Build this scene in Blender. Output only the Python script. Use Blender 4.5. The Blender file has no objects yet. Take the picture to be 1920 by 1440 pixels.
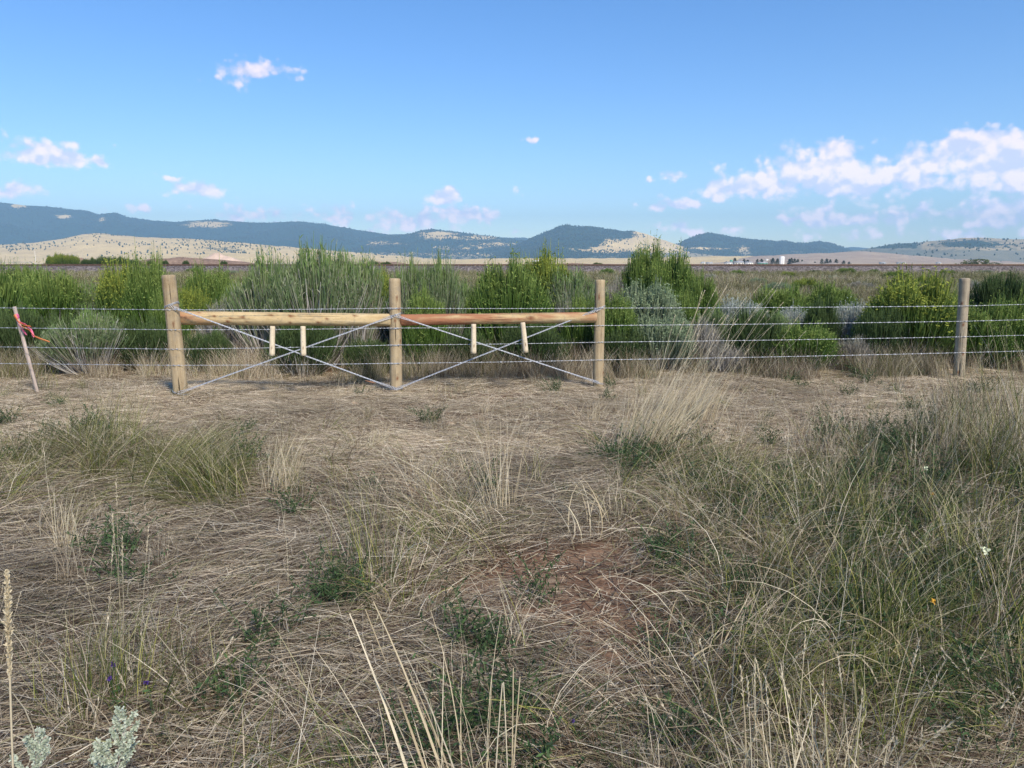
import bpy, math, random
import numpy as np
from mathutils import noise as mnoise, Vector
random.seed(7)
RNG = np.random.default_rng(7)
S = bpy.context.scene
COL = S.collection
R = math.radians
# ------------------------------------------------------------------ camera, world, sun
F = 1423.0; CAMH = 1.6; PITCH = math.atan(228.0/F)
cam = bpy.data.cameras.new('camera'); camo = bpy.data.objects.new('camera', cam); COL.objects.link(camo)
camo.location = (0, 0, CAMH); camo.rotation_euler = (math.pi/2-PITCH, 0, 0)
cam.sensor_width = 36; cam.lens = 36*F/1920; cam.clip_end = 60000; cam.clip_start = 0.05
S.camera = camo
SUN_EL, SUN_AZ = 42, 150        # azimuth clockwise from the view direction (behind, to the right)
sun = bpy.data.lights.new('sun', 'SUN'); sun.energy = 3.2; sun.angle = R(8); sun.color = (1, .90, .77)
suno = bpy.data.objects.new('sun', sun); COL.objects.link(suno)
sd = Vector((math.sin(R(SUN_AZ))*math.cos(R(SUN_EL)), math.cos(R(SUN_AZ))*math.cos(R(SUN_EL)), math.sin(R(SUN_EL))))
suno.rotation_euler = sd.to_track_quat('Z', 'Y').to_euler()
S.view_settings.view_transform = 'Standard'; S.view_settings.look = 'None'
S.view_settings.exposure = 0.86; S.view_settings.gamma = 1; S.view_settings.use_curve_mapping = False
S.cycles.max_bounces = 6; S.cycles.diffuse_bounces = 3; S.cycles.transmission_bounces = 3
S.cycles.volume_bounces = 0; S.cycles.transparent_max_bounces = 4

def ray(px, py):                     # direction through photo pixel, scaled so that y = 1
    u = (px-960)/F; v = (720-py)/F
    y = math.cos(PITCH)+v*math.sin(PITCH); z = -math.sin(PITCH)+v*math.cos(PITCH)
    return u/y, z/y
def at(px, py, dist):                # point at depth dist on that ray
    a, b = ray(px, py); return np.array((a*dist, dist, CAMH+b*dist))
def ground_at(px, py, z=0):
    a, b = ray(px, py); d = (z-CAMH)/b; return np.array((a*d, d, z))
def project(P):                      # world -> photo pixel (for reading the layout of the ground cover)
    X = P[:, 0]; Y = P[:, 1]; Z = P[:, 2]-CAMH
    c, s = math.cos(PITCH), math.sin(PITCH)
    dep = Y*c-Z*s; up = Y*s+Z*c
    dep = np.maximum(dep, .05)
    return 960+F*X/dep, 720-F*up/dep

# ------------------------------------------------------------------ node helpers
class NT:
    def __init__(s, tree): s.t = tree; s.n = tree.nodes; s.l = tree.links
    def new(s, typ, **kw):
        nd = s.n.new(typ)
        ins = kw.pop('ins', {})
        for k, v in kw.items(): setattr(nd, k, v)
        for k, v in ins.items():
            if isinstance(v, bpy.types.NodeSocket): s.l.new(v, nd.inputs[k])
            else: nd.inputs[k].default_value = v
        return nd
    def math(s, op, a, b=0.0, c=0.0, clamp=False):
        nd = s.n.new('ShaderNodeMath'); nd.operation = op; nd.use_clamp = clamp
        for i, v in enumerate((a, b, c)):
            if isinstance(v, bpy.types.NodeSocket): s.l.new(v, nd.inputs[i])
            else: nd.inputs[i].default_value = v
        return nd.outputs[0]
    def mix(s, f, a, b, typ='MIX'):
        nd = s.n.new('ShaderNodeMix'); nd.data_type = 'RGBA'; nd.blend_type = typ
        for k, v in ((0, f), (6, a), (7, b)):
            if isinstance(v, bpy.types.NodeSocket): s.l.new(v, nd.inputs[k])
            else: nd.inputs[k].default_value = v if k == 0 else (*v, 1)
        return nd.outputs[2]
    def ramp(s, f, stops, interp='LINEAR'):
        nd = s.n.new('ShaderNodeValToRGB'); cr = nd.color_ramp; cr.interpolation = interp
        while len(cr.elements) < len(stops): cr.elements.new(.5)
        for e, (p, c) in zip(cr.elements, stops): e.position = p; e.color = (*c, 1) if len(c) == 3 else c
        s.l.new(f, nd.inputs[0]); return nd.outputs[0]
    def mapr(s, v, a, b, c=0.0, d=1.0, smooth=False):
        nd = s.n.new('ShaderNodeMapRange'); nd.clamp = True
        if smooth: nd.interpolation_type = 'SMOOTHSTEP'
        s.l.new(v, nd.inputs[0])
        for i, x in enumerate((a, b, c, d)): nd.inputs[1+i].default_value = x
        return nd.outputs[0]
    def noise(s, vec, scale, detail=4, rough=.55, dist=0.0, out=0):
        nd = s.n.new('ShaderNodeTexNoise'); s.l.new(vec, nd.inputs['Vector'])
        nd.inputs['Scale'].default_value = scale; nd.inputs['Detail'].default_value = detail
        nd.inputs['Roughness'].default_value = rough; nd.inputs['Distortion'].default_value = dist
        return nd.outputs[out]

# ------------------------------------------------------------------ sky
W = bpy.data.worlds.new('World'); S.world = W; W.use_nodes = True
wt = NT(W.node_tree); wt.n.clear()
SKYK = 0.11
sky = wt.new('ShaderNodeTexSky', sky_type='NISHITA', sun_disc=False, sun_elevation=R(SUN_EL), sun_rotation=R(SUN_AZ),
             altitude=1400, air_density=1.0, dust_density=.35, ozone_density=1.6)
skyc = sky.outputs[0]
skyc = wt.new('ShaderNodeHueSaturation', ins={'Hue': .507, 'Saturation': 1.31, 'Value': 1.0, 'Color': skyc}).outputs[0]
tc = wt.new('ShaderNodeTexCoord'); sep = wt.new('ShaderNodeSeparateXYZ', ins={0: tc.outputs['Generated']})
az = wt.math('ARCTAN2', sep.outputs[0], sep.outputs[1]); el = wt.math('ARCSINE', sep.outputs[2])
vec = wt.new('ShaderNodeCombineXYZ', ins={0: az, 1: el}).outputs[0]
# (px, py, half width, half height, weight)
CL = [(466,131,66,21,.95),(430,122,28,14,.6),(520,129,25,8,.4),(80,288,72,20,.95),(130,295,50,12,.8),(183,300,14,10,.8),(28,352,34,14,.75),
 (318,335,26,7,.7),(372,355,50,17,.95),(225,298,10,6,.4),(500,402,110,16,.5),(640,395,40,14,.6),(620,408,60,10,.5),
 (835,366,30,19,1.1),(835,392,60,18,.5),(872,402,68,20,.95),(900,412,40,12,.7),(770,410,84,20,.8),(800,418,60,12,.6),(740,425,90,14,.4),
 (1000,267,17,8,.6),(1033,273,12,5,.5),(965,352,16,10,.35),(1258,330,26,10,.85),(1222,338,18,6,.6),(1265,380,54,11,.9),(1240,375,26,9,.6),(1300,312,10,6,.3),
 (1352,352,38,20,1.0),(1400,350,50,20,.9),(1450,340,52,30,1.0),(1520,325,80,50,1.0),(1565,298,66,30,1.0),(1480,312,50,24,.8),(1600,338,100,34,1.),
 (1650,290,22,20,.7),(1690,316,60,34,1.0),(1715,343,34,14,.9),
 (1825,282,84,30,1.05),(1775,296,54,28,.9),(1885,308,90,44,1.05),(1860,335,80,16,.8),(1965,305,110,44,1.0),(2100,315,150,50,1.0),
 (1495,408,34,9,.8),(1550,395,34,12,.6),(1560,415,80,14,.75),(1640,410,80,18,.6),(1720,405,90,22,.6),(1738,388,22,13,.9),(1800,400,70,20,.6),
 (1838,385,18,14,1.0),(1880,395,60,26,.7),(1845,420,30,10,.9),(1920,420,80,20,.7),(1600,440,130,16,.35),(1780,440,130,16,.5),(1265,425,60,12,.55),(1310,430,80,10,.4),
 (1380,330,40,14,.3),(680,440,60,10,.3),(960,440,60,10,.3),(70,380,60,8,.3),(260,383,22,8,.35)]
mx = None; low = None
warp = wt.new('ShaderNodeVectorMath', operation='SCALE', ins={0: wt.new('ShaderNodeVectorMath', operation='SUBTRACT', ins={
    0: wt.noise(vec, 26, 3, .6, out=1), 1: (.5,.5,.5)}).outputs[0], 3: .03}).outputs[0]
wv = wt.new('ShaderNodeVectorMath', operation='ADD', ins={0: vec, 1: warp}).outputs[0]
for (px, py, rx, ry, w) in CL:
    a, b = ray(px, py); A = math.atan(a); E = math.atan(b/math.sqrt(1+a*a))
    d = wt.new('ShaderNodeVectorMath', operation='SUBTRACT', ins={0: wv, 1: (A, E, 0)}).outputs[0]
    d = wt.new('ShaderNodeVectorMath', operation='MULTIPLY', ins={0: d, 1: (F/rx*.78, F/ry*.72, 0)}).outputs[0]
    ln = wt.new('ShaderNodeVectorMath', operation='LENGTH', ins={0: d}).outputs[1]
    v = wt.math('MULTIPLY_ADD', ln, -w, w)
    mx = v if mx is None else wt.math('SMOOTH_MAX', mx, v, .25)
st = wt.new('ShaderNodeVectorMath', operation='MULTIPLY', ins={0: vec, 1: (1, 1.15, 1)}).outputs[0]
st2 = wt.new('ShaderNodeVectorMath', operation='ADD', ins={0: st, 1: (.006, .022, 0)}).outputs[0]
n1 = wt.noise(st, 38, 7, .58); n2 = wt.noise(st2, 38, 7, .58)
def billow(v, sc_): 
    vo = wt.new('ShaderNodeTexVoronoi', feature='F1', ins={'Vector': v, 'Scale': sc_}); return vo.outputs['Distance']
wb = wt.new('ShaderNodeVectorMath', operation='ADD', ins={0: st, 1: wt.new('ShaderNodeVectorMath', operation='SCALE', ins={0: warp, 3: .5}).outputs[0]}).outputs[0]
wb2 = wt.new('ShaderNodeVectorMath', operation='ADD', ins={0: wb, 1: (.003, .011, 0)}).outputs[0]
b1 = wt.math('ADD', wt.math('MULTIPLY', billow(wb, 42), .6), wt.math('MULTIPLY', billow(wb, 95), .4)); b2 = wt.math('ADD', wt.math('MULTIPLY', billow(wb2, 42), .6), wt.math('MULTIPLY', billow(wb2, 95), .4))
dens = wt.math('ADD', wt.math('MULTIPLY_ADD', wt.math('SUBTRACT', n1, .5), 1.15, mx), wt.math('MULTIPLY_ADD', b1, -.95, .36))
cov = wt.mapr(dens, 0, .5, 0, .95, True)
thick = wt.mapr(dens, .1, .9)
lit = wt.mapr(wt.math('ADD', wt.math('ADD', wt.math('SUBTRACT', n1, n2), wt.math('MULTIPLY', wt.math('SUBTRACT', b2, b1), .8)), wt.math('MULTIPLY', thick, .04)), -.14, .22)
ccol = wt.mix(lit, (4.1,4.3,5.7), (6.9,5.9,6.4))
fin = wt.mix(cov, (0,0,0), (0,0,0)); mixn = wt.n[-1]
ccol = wt.new('ShaderNodeVectorMath', operation='SCALE', ins={0: ccol, 3: wt.mapr(el, .02, .17, 1.75, .95)}).outputs[0]
wt.l.new(skyc, mixn.inputs[6]); wt.l.new(ccol, mixn.inputs[7])
bg = wt.new('ShaderNodeBackground', ins={'Color': fin, 'Strength': SKYK})
wt.new('ShaderNodeOutputWorld', ins={0: bg.outputs[0]})

# ------------------------------------------------------------------ generic mesh helpers
def link(o, parent=None):
    COL.objects.link(o)
    if parent is not None: o.parent = parent
    return o
def tag(o, label=None, cat=None, group=None, kind=None):
    if label: o['label'] = label
    if cat: o['category'] = cat
    if group: o['group'] = group
    if kind: o['kind'] = kind
    return o
def empty(name, loc=(0,0,0), rz=0, **kw):
    o = bpy.data.objects.new(name, None); link(o); o.location = loc; o.rotation_euler = (0,0,rz); o.empty_display_size = .1
    return tag(o, **kw)
def make_mesh(name, V, Q, attr=None, mat=None, smooth=False):   # V (n,3); Q list of (m,3|4) arrays
    me = bpy.data.meshes.new(name)
    if not isinstance(Q, list): Q = [Q]
    Q = [np.asarray(q) for q in Q if len(q)]
    me.vertices.add(len(V)); me.vertices.foreach_set('co', np.asarray(V, dtype=np.float32).ravel())
    nl = sum(q.size for q in Q); nf = sum(len(q) for q in Q)
    me.loops.add(nl); me.loops.foreach_set('vertex_index', np.concatenate([q.ravel() for q in Q]).astype(np.int32))
    me.polygons.add(nf)
    sizes = np.concatenate([np.full(len(q), q.shape[1]) for q in Q])
    me.polygons.foreach_set('loop_start', (np.cumsum(sizes)-sizes).astype(np.int32))
    me.update(calc_edges=True)
    if smooth: me.polygons.foreach_set('use_smooth', np.ones(nf, dtype=bool))
    if attr is not None:
        for k, a in attr.items():
            a = np.asarray(a, dtype=np.float32)
            at_ = me.attributes.new(k, 'FLOAT_COLOR', 'POINT')
            if a.shape[1] == 3: a = np.hstack((a, np.ones((len(a),1), np.float32)))
            at_.data.foreach_set('color', a.ravel())
    if mat: me.materials.append(mat)
    return me
def obj(name, me, parent=None):
    o = bpy.data.objects.new(name, me); return link(o, parent)
def norm(a): return a/np.maximum(np.linalg.norm(a, axis=-1, keepdims=True), 1e-9)
def ribbons(P, w, tint, side=None):
    """P (N,K,3), w (N,K) widths, tint (N,2) -> V, Q, T with T=(rand, t, rand2)"""
    N, K, _ = P.shape
    T = np.gradient(P, axis=1)
    if side is None:
        side = RNG.normal(size=(N,1,3))
    else: side = side.reshape(N,1,3)
    sv = norm(np.cross(T, np.broadcast_to(side, T.shape)))
    V = np.stack((P-sv*w[...,None]/2, P+sv*w[...,None]/2), axis=2).reshape(-1,3)
    i = (np.arange(N)[:,None]*K+np.arange(K-1)[None,:])*2
    Q = np.stack((i, i+1, i+3, i+2), axis=-1).reshape(-1,4)
    t = np.broadcast_to(np.linspace(0,1,K)[None,:,None], (N,K,2))
    C = np.stack((np.broadcast_to(tint[:,0,None,None], (N,K,2)), t, np.broadcast_to(tint[:,1,None,None], (N,K,2))), axis=-1).reshape(-1,3)
    return V, Q, C
def tubes(P, r, tint, sides=4):
    N, K, _ = P.shape
    T = norm(np.gradient(P, axis=1))
    ref = np.where(np.abs(T[...,2:3]) > .9, np.array((1.,0,0)), np.array((0,0,1.)))
    a = norm(np.cross(T, ref)); b = np.cross(T, a)
    th = np.arange(sides)*2*np.pi/sides
    V = P[:,:,None,:]+r[...,None,None]*(a[:,:,None,:]*np.cos(th)[:,None]+b[:,:,None,:]*np.sin(th)[:,None])
    V = V.reshape(-1,3)
    i = (np.arange(N)[:,None,None]*K+np.arange(K-1)[None,:,None])*sides; j = np.arange(sides)[None,None,:]; j2 = (j+1)%sides
    Q = np.stack((i+j, i+j2, i+sides+j2, i+sides+j), axis=-1).reshape(-1,4)
    t = np.broadcast_to(np.linspace(0,1,K)[None,:,None], (N,K,sides))
    C = np.stack((np.broadcast_to(tint[:,0,None,None], t.shape), t, np.broadcast_to(tint[:,1,None,None], t.shape)), axis=-1).reshape(-1,3)
    return V, Q, C
def merge(parts):
    Vs, Qs, Cs = [], [], []; o = 0
    for V, Q, C in parts:
        Vs.append(V); Qs.append(Q+o); Cs.append(C); o += len(V)
    d = {}
    for q in Qs: d.setdefault(q.shape[1], []).append(q)
    return np.concatenate(Vs), [np.concatenate(q) for q in d.values()], np.concatenate(Cs)
def vn(P, scale, seed=0, octv=4):      # cheap vectorised value noise (2D), about -1..1
    x = P[...,0]*scale+seed*17.3; y = P[...,1]*scale-seed*9.1
    out = np.zeros_like(x); amp = 1; tot = 0
    for o in range(octv):
        xi = np.floor(x); yi = np.floor(y); fx = x-xi; fy = y-yi
        fx = fx*fx*(3-2*fx); fy = fy*fy*(3-2*fy)
        def h(a, b): 
            s_ = np.sin(a*127.1+b*311.7+seed*13.7+o*7.7)*43758.5453
            return s_-np.floor(s_)
        v = (h(xi,yi)*(1-fx)+h(xi+1,yi)*fx)*(1-fy)+(h(xi,yi+1)*(1-fx)+h(xi+1,yi+1)*fx)*fy
        out += amp*(v*2-1); tot += amp; amp *= .5; x = x*2.03+5.1; y = y*2.03+1.7
    return out/tot*1.6

# ------------------------------------------------------------------ materials
def new_mat(name):
    m = bpy.data.materials.new(name); m.use_nodes = True; t = NT(m.node_tree); t.n.clear()
    return m, t
def finish(t, color, rough=.9, spec=.2, bump=None, bstr=.3, bdist=.01, metal=0.0, trans=0.0):
    p = t.new('ShaderNodeBsdfPrincipled', ins={'Roughness': rough, 'Metallic': metal})
    p.inputs['Specular IOR Level'].default_value = spec
    if isinstance(color, bpy.types.NodeSocket): t.l.new(color, p.inputs['Base Color'])
    else: p.inputs['Base Color'].default_value = (*color, 1)
    if bump is not None:
        b = t.new('ShaderNodeBump', ins={'Height': bump, 'Strength': bstr, 'Distance': bdist}); t.l.new(b.outputs[0], p.inputs['Normal'])
    sh = p.outputs[0]
    if trans > 0:
        tr = t.new('ShaderNodeBsdfTranslucent'); t.l.new(color, tr.inputs[0])
        mx_ = t.new('ShaderNodeMixShader', ins={0: trans, 1: sh, 2: tr.outputs[0]}); sh = mx_.outputs[0]
    t.new('ShaderNodeOutputMaterial', ins={0: sh})
def blade_mat(name, dry, green, default_green=None, dark_base=False, gain=1.0):
    """dry / green: stops over each blade's own random number; share of green blades from the instance's tone.x"""
    m, t = new_mat(name)
    a = t.new('ShaderNodeAttribute', attribute_name='tint'); s_ = t.new('ShaderNodeSeparateColor', ins={0: a.outputs['Color']})
    rnd, tt, rnd2 = s_.outputs[0], s_.outputs[1], s_.outputs[2]
    dc = t.ramp(rnd, dry); gc = t.ramp(rnd, green)
    if default_green is None:
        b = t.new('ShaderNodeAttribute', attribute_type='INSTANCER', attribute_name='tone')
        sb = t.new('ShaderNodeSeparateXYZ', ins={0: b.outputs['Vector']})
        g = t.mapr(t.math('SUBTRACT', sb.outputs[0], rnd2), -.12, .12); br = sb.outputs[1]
    else:
        g = t.mapr(t.math('SUBTRACT', default_green, rnd2), -.12, .12); br = None
    # the tips of green blades have dried out
    g = t.math('MULTIPLY', g, t.mapr(tt, .65, 1.0, 1, .45))
    c = t.mix(g, (0,0,0), (0,0,0)); mn = t.n[-1]; t.l.new(dc, mn.inputs[6]); t.l.new(gc, mn.inputs[7])
    if br is not None:
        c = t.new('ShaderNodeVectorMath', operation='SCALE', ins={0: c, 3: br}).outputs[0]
    finish(t, c, .75, .25, trans=.22)
    return m
DRY = [(0,(.055,.032,.022)),(.2,(.14,.092,.062)),(.38,(.29,.225,.15)),(.6,(.50,.415,.29)),(.8,(.65,.56,.41)),(1,(.82,.75,.58))]
GRN = [(0,(.026,.050,.010)),(.35,(.07,.105,.018)),(.7,(.175,.205,.038)),(1,(.38,.36,.10))]
M_straw = blade_mat('straw_blades', DRY, GRN)
M_straw_own = blade_mat('straw_blades_plain', DRY, GRN, .12)
M_tuft_green = blade_mat('green_grass_blades', DRY, GRN, .8)
M_tuft_mid = blade_mat('mixed_grass_blades', DRY, GRN, .6)
M_pale = blade_mat('pale_grass_blades', [(0,(.38,.30,.18)),(.5,(.54,.46,.30)),(1,(.68,.61,.45))], GRN, .04)
M_weed = blade_mat('weed_leaves', [(0,(.02,.038,.018)),(.5,(.038,.068,.028)),(1,(.08,.12,.045))], [(0,(.03,.065,.025)),(1,(.08,.15,.05))], .5)
M_silver = blade_mat('silver_leaves', [(0,(.30,.36,.26)),(.5,(.44,.49,.38)),(1,(.58,.62,.50))], GRN, 0.0)

def shrub_mat(name, wood, stops, tipc):
    m, t = new_mat(name)
    a = t.new('ShaderNodeAttribute', attribute_name='tint'); s_ = t.new('ShaderNodeSeparateColor', ins={0: a.outputs['Color']})
    oi = t.new('ShaderNodeObjectInfo')
    v = t.math('ADD', s_.outputs[0], t.mapr(oi.outputs['Random'], 0, 1, -.12, .12))
    c = t.ramp(v, stops)
    c = t.mix(t.mapr(s_.outputs[1], .0, .45, 1, 0), (0,0,0), wood); t.l.new(t.n[-2].outputs[0] if False else v, t.n[-1].inputs[0]) if False else None
    mn = t.n[-1] if t.n[-1].bl_idname == 'ShaderNodeMix' else [n for n in t.n if n.bl_idname == 'ShaderNodeMix'][-1]
    t.l.new([n for n in t.n if n.bl_idname == 'ShaderNodeValToRGB'][-1].outputs[0], mn.inputs[6])
    tipf = t.math('MULTIPLY', t.mapr(s_.outputs[1], .72, 1.0), t.mapr(s_.outputs[2], .25, .75))
    c2 = t.mix(tipf, (0,0,0), tipc); t.l.new(mn.outputs[2], [n for n in t.n if n.bl_idname == 'ShaderNodeMix'][-1].inputs[6])
    finish(t, c2, .8, .15, trans=.2)
    return m
WOODC = (.30,.28,.24)
SH = {
 'green': shrub_mat('shrub_green', (.13,.17,.07), [(0,(.04,.085,.018)),(.5,(.08,.15,.03)),(1,(.15,.23,.055))], (.23,.30,.08)),
 'tall':  shrub_mat('shrub_greygreen', (.34,.33,.27), [(0,(.13,.16,.09)),(.4,(.12,.19,.075)),(.75,(.20,.25,.12)),(1,(.36,.36,.27))], (.17,.27,.06)),
 'yellow':shrub_mat('shrub_yellowtip', (.15,.18,.07), [(0,(.05,.095,.022)),(.5,(.09,.155,.035)),(1,(.16,.23,.06))], (.30,.34,.06)),
 'sage':  shrub_mat('shrub_sage', (.24,.25,.22), [(0,(.12,.165,.09)),(.5,(.19,.24,.15)),(1,(.29,.33,.22))], (.25,.32,.18)),
 'blue':  shrub_mat('shrub_bluegrey', (.26,.26,.26), [(0,(.20,.23,.20)),(.5,(.30,.33,.29)),(1,(.44,.45,.41))], (.36,.40,.34)),
 'grey':  shrub_mat('shrub_dry', (.26,.24,.21), [(0,(.17,.16,.13)),(.5,(.28,.26,.22)),(1,(.42,.40,.36))], (.30,.31,.22)),
 'dark':  shrub_mat('shrub_dark', (.14,.12,.08), [(0,(.03,.055,.02)),(.5,(.05,.085,.03)),(1,(.09,.13,.05))], (.10,.15,.05)),
}
def twig_mat():
    m, t = new_mat('woody_twigs')
    a = t.new('ShaderNodeAttribute', attribute_name='tint'); s_ = t.new('ShaderNodeSeparateColor', ins={0: a.outputs['Color']})
    c = t.ramp(s_.outputs[0], [(0,(.16,.13,.10)),(.4,(.32,.30,.27)),(1,(.62,.60,.57))])
    finish(t, c, .85, .15); return m
M_twig = twig_mat()

# ------------------------------------------------------------------ ground
Z0 = 0.0
def hgt(x, y):
    P = np.stack(np.broadcast_arrays(x, y), -1)
    near = np.clip(1-(np.hypot(x, y-6)-14)/60, 0, 1)
    z = near*(vn(P, .9, 1, 3)*.035+vn(P, .28, 2, 2)*.03)
    z = z+near*.10*np.exp(-(((x-3.6)/1.8)**2+((y-4.6)/1.7)**2))            # grassy rise on the right
    z = z-.05*np.exp(-(((x+2.4)/2.2)**2+((y-9.8)/1.2)**2))                # slight dip at the leaning post
    far = np.clip((np.hypot(x, y)-160)/900, 0, 1)
    z = z-np.clip(far*4, 0, 1)*(2.4+vn(P, .0011, 4, 4)*.5)*np.clip(y/200, 0, 1)
    return z
EMB0, EMB1 = 104.0, 118.0
def make_ground():
    n = 480; k = 8.3
    s_ = np.linspace(-1, 1, n)
    xs = 5.2*np.sinh(k*s_)*1.0; ys = 5.0+5.2*np.sinh(k*s_)
    X, Y = np.meshgrid(xs, ys, indexing='xy')
    Z = hgt(X, Y)
    V = np.stack((X, Y, Z), -1).reshape(-1,3)
    i = (np.arange(n-1)[:,None]*n+np.arange(n-1)[None,:])
    Q = np.stack((i, i+1, i+n+1, i+n), -1).reshape(-1,4)
    m, t = new_mat('soil_and_fields')
    geo = t.new('ShaderNodeNewGeometry'); pos = geo.outputs['Position']; sp = t.new('ShaderNodeSeparateXYZ', ins={0: pos})
    big = t.noise(pos, 1.1, 5); fine = t.noise(pos, 40, 5, .65); mid = t.noise(pos, 7, 5, .6)
    soil = t.ramp(t.math('ADD', t.math('MULTIPLY', mid, .6), t.math('MULTIPLY', fine, .4)),
        [(.32,(.055,.03,.02)),(.48,(.135,.078,.05)),(.6,(.225,.135,.085)),(.74,(.35,.235,.155))])
    # litter of cut straw: stretched grain in two directions
    def grain(ang, sc):
        mp = t.new('ShaderNodeMapping'); t.l.new(pos, mp.inputs[0]); mp.inputs['Rotation'].default_value = (0,0,ang); mp.inputs['Scale'].default_value = (sc*.09, sc, sc)
        return t.noise(mp.outputs[0], 1, 3, .6)
    gr = t.math('MAXIMUM', grain(.25, 110), t.math('MAXIMUM', grain(-.5, 140), grain(1.3, 120)))
    litter = t.ramp(gr, [(.5,(.16,.115,.075)),(.6,(.34,.27,.18)),(.72,(.52,.44,.31))])
    near = t.mix(t.mapr(t.math('ADD', t.math('MULTIPLY', gr, .7), t.math('MULTIPLY', big, .6)), .66, .86), (0,0,0), (0,0,0)); mn = t.n[-2] if t.n[-1].bl_idname != 'ShaderNodeMix' else t.n[-1]
    t.l.new(soil, mn.inputs[6]); t.l.new(litter, mn.inputs[7])
    # meadow between the shrubs and the line, then sunlit dry fields
    mead = t.ramp(t.noise(pos, .35, 6, .65), [(.3,(.09,.105,.045)),(.5,(.20,.19,.09)),(.7,(.32,.28,.15))])
    fstr = t.new('ShaderNodeMapping'); t.l.new(pos, fstr.inputs[0]); fstr.inputs['Scale'].default_value = (.0012,.006,.01)
    fn = t.noise(fstr.outputs[0], 1.0, 5, .6)
    field = t.ramp(fn, [(.3,(.34,.29,.15)),(.42,(.58,.44,.24)),(.6,(.70,.54,.31)),(.75,(.48,.42,.26))])
    c1 = t.mix(t.mapr(sp.outputs[1], 11, 15), (0,0,0), (0,0,0)); m1 = [n_ for n_ in t.n if n_.bl_idname=='ShaderNodeMix'][-1]
    t.l.new(mn.outputs[2], m1.inputs[6]); t.l.new(mead, m1.inputs[7])
    c2 = t.mix(t.mapr(sp.outputs[1], 125, 190), (0,0,0), (0,0,0)); m2 = [n_ for n_ in t.n if n_.bl_idname=='ShaderNodeMix'][-1]
    t.l.new(c1, m2.inputs[6]); t.l.new(field, m2.inputs[7])
    finish(t, c2, .95, .1, bump=t.math('ADD', fine, t.math('MULTIPLY', mid, 1.5)), bstr=.7, bdist=.012)
    o = obj('ground', make_mesh('ground', V, Q, mat=m, smooth=True)); tag(o, 'dry brown soil running out into pale tan fields', kind='structure')
make_ground()

# ------------------------------------------------------------------ hills
def hill_mat(name, tan=(.90,.67,.31), tan2=(.74,.54,.25), forest=(.03,.062,.045), scale=.004, brush=(.22,.23,.17)):
    m, t = new_mat(name)
    geo = t.new('ShaderNodeNewGeometry'); pos = geo.outputs['Position']
    a = t.new('ShaderNodeAttribute', attribute_name='cover'); s_ = t.new('ShaderNodeSeparateColor', ins={0: a.outputs['Color']})
    n = t.noise(pos, scale*3, 8, .68); nf = t.noise(pos, scale*14, 6, .7)
    tc_ = t.ramp(t.noise(pos, scale, 5, .6), [(.35, tan2), (.6, tan)])
    fc = t.ramp(nf, [(.35, tuple(x*.7 for x in forest)), (.65, tuple(x*1.5 for x in forest))])
    bc = t.ramp(nf, [(.35, tuple(x*.75 for x in brush)), (.65, tuple(x*1.2 for x in brush))])
    f = t.mapr(t.math('ADD', t.math('MULTIPLY', t.math('SUBTRACT', n, .5), 1.6), t.math('ADD', s_.outputs[0], t.math('MULTIPLY', t.math('SUBTRACT', nf, .5), .9))), .46, .58)
    c = t.mix(s_.outputs[1], (0,0,0), (0,0,0)); m0 = [q for q in t.n if q.bl_idname=='ShaderNodeMix'][-1]
    t.l.new(tc_, m0.inputs[6]); t.l.new(bc, m0.inputs[7])
    c2 = t.mix(f, (0,0,0), (0,0,0)); m1 = [q for q in t.n if q.bl_idname=='ShaderNodeMix'][-1]
    t.l.new(c, m1.inputs[6]); t.l.new(fc, m1.inputs[7])
    finish(t, c2, .95, .05, bump=nf, bstr=.8, bdist=12)
    return m
TREES = []      # (points, scale) collected for the scattered junipers
def prof(pts, x):
    p = np.array(pts, float); return np.interp(x, p[:,0], p[:,1])
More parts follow.
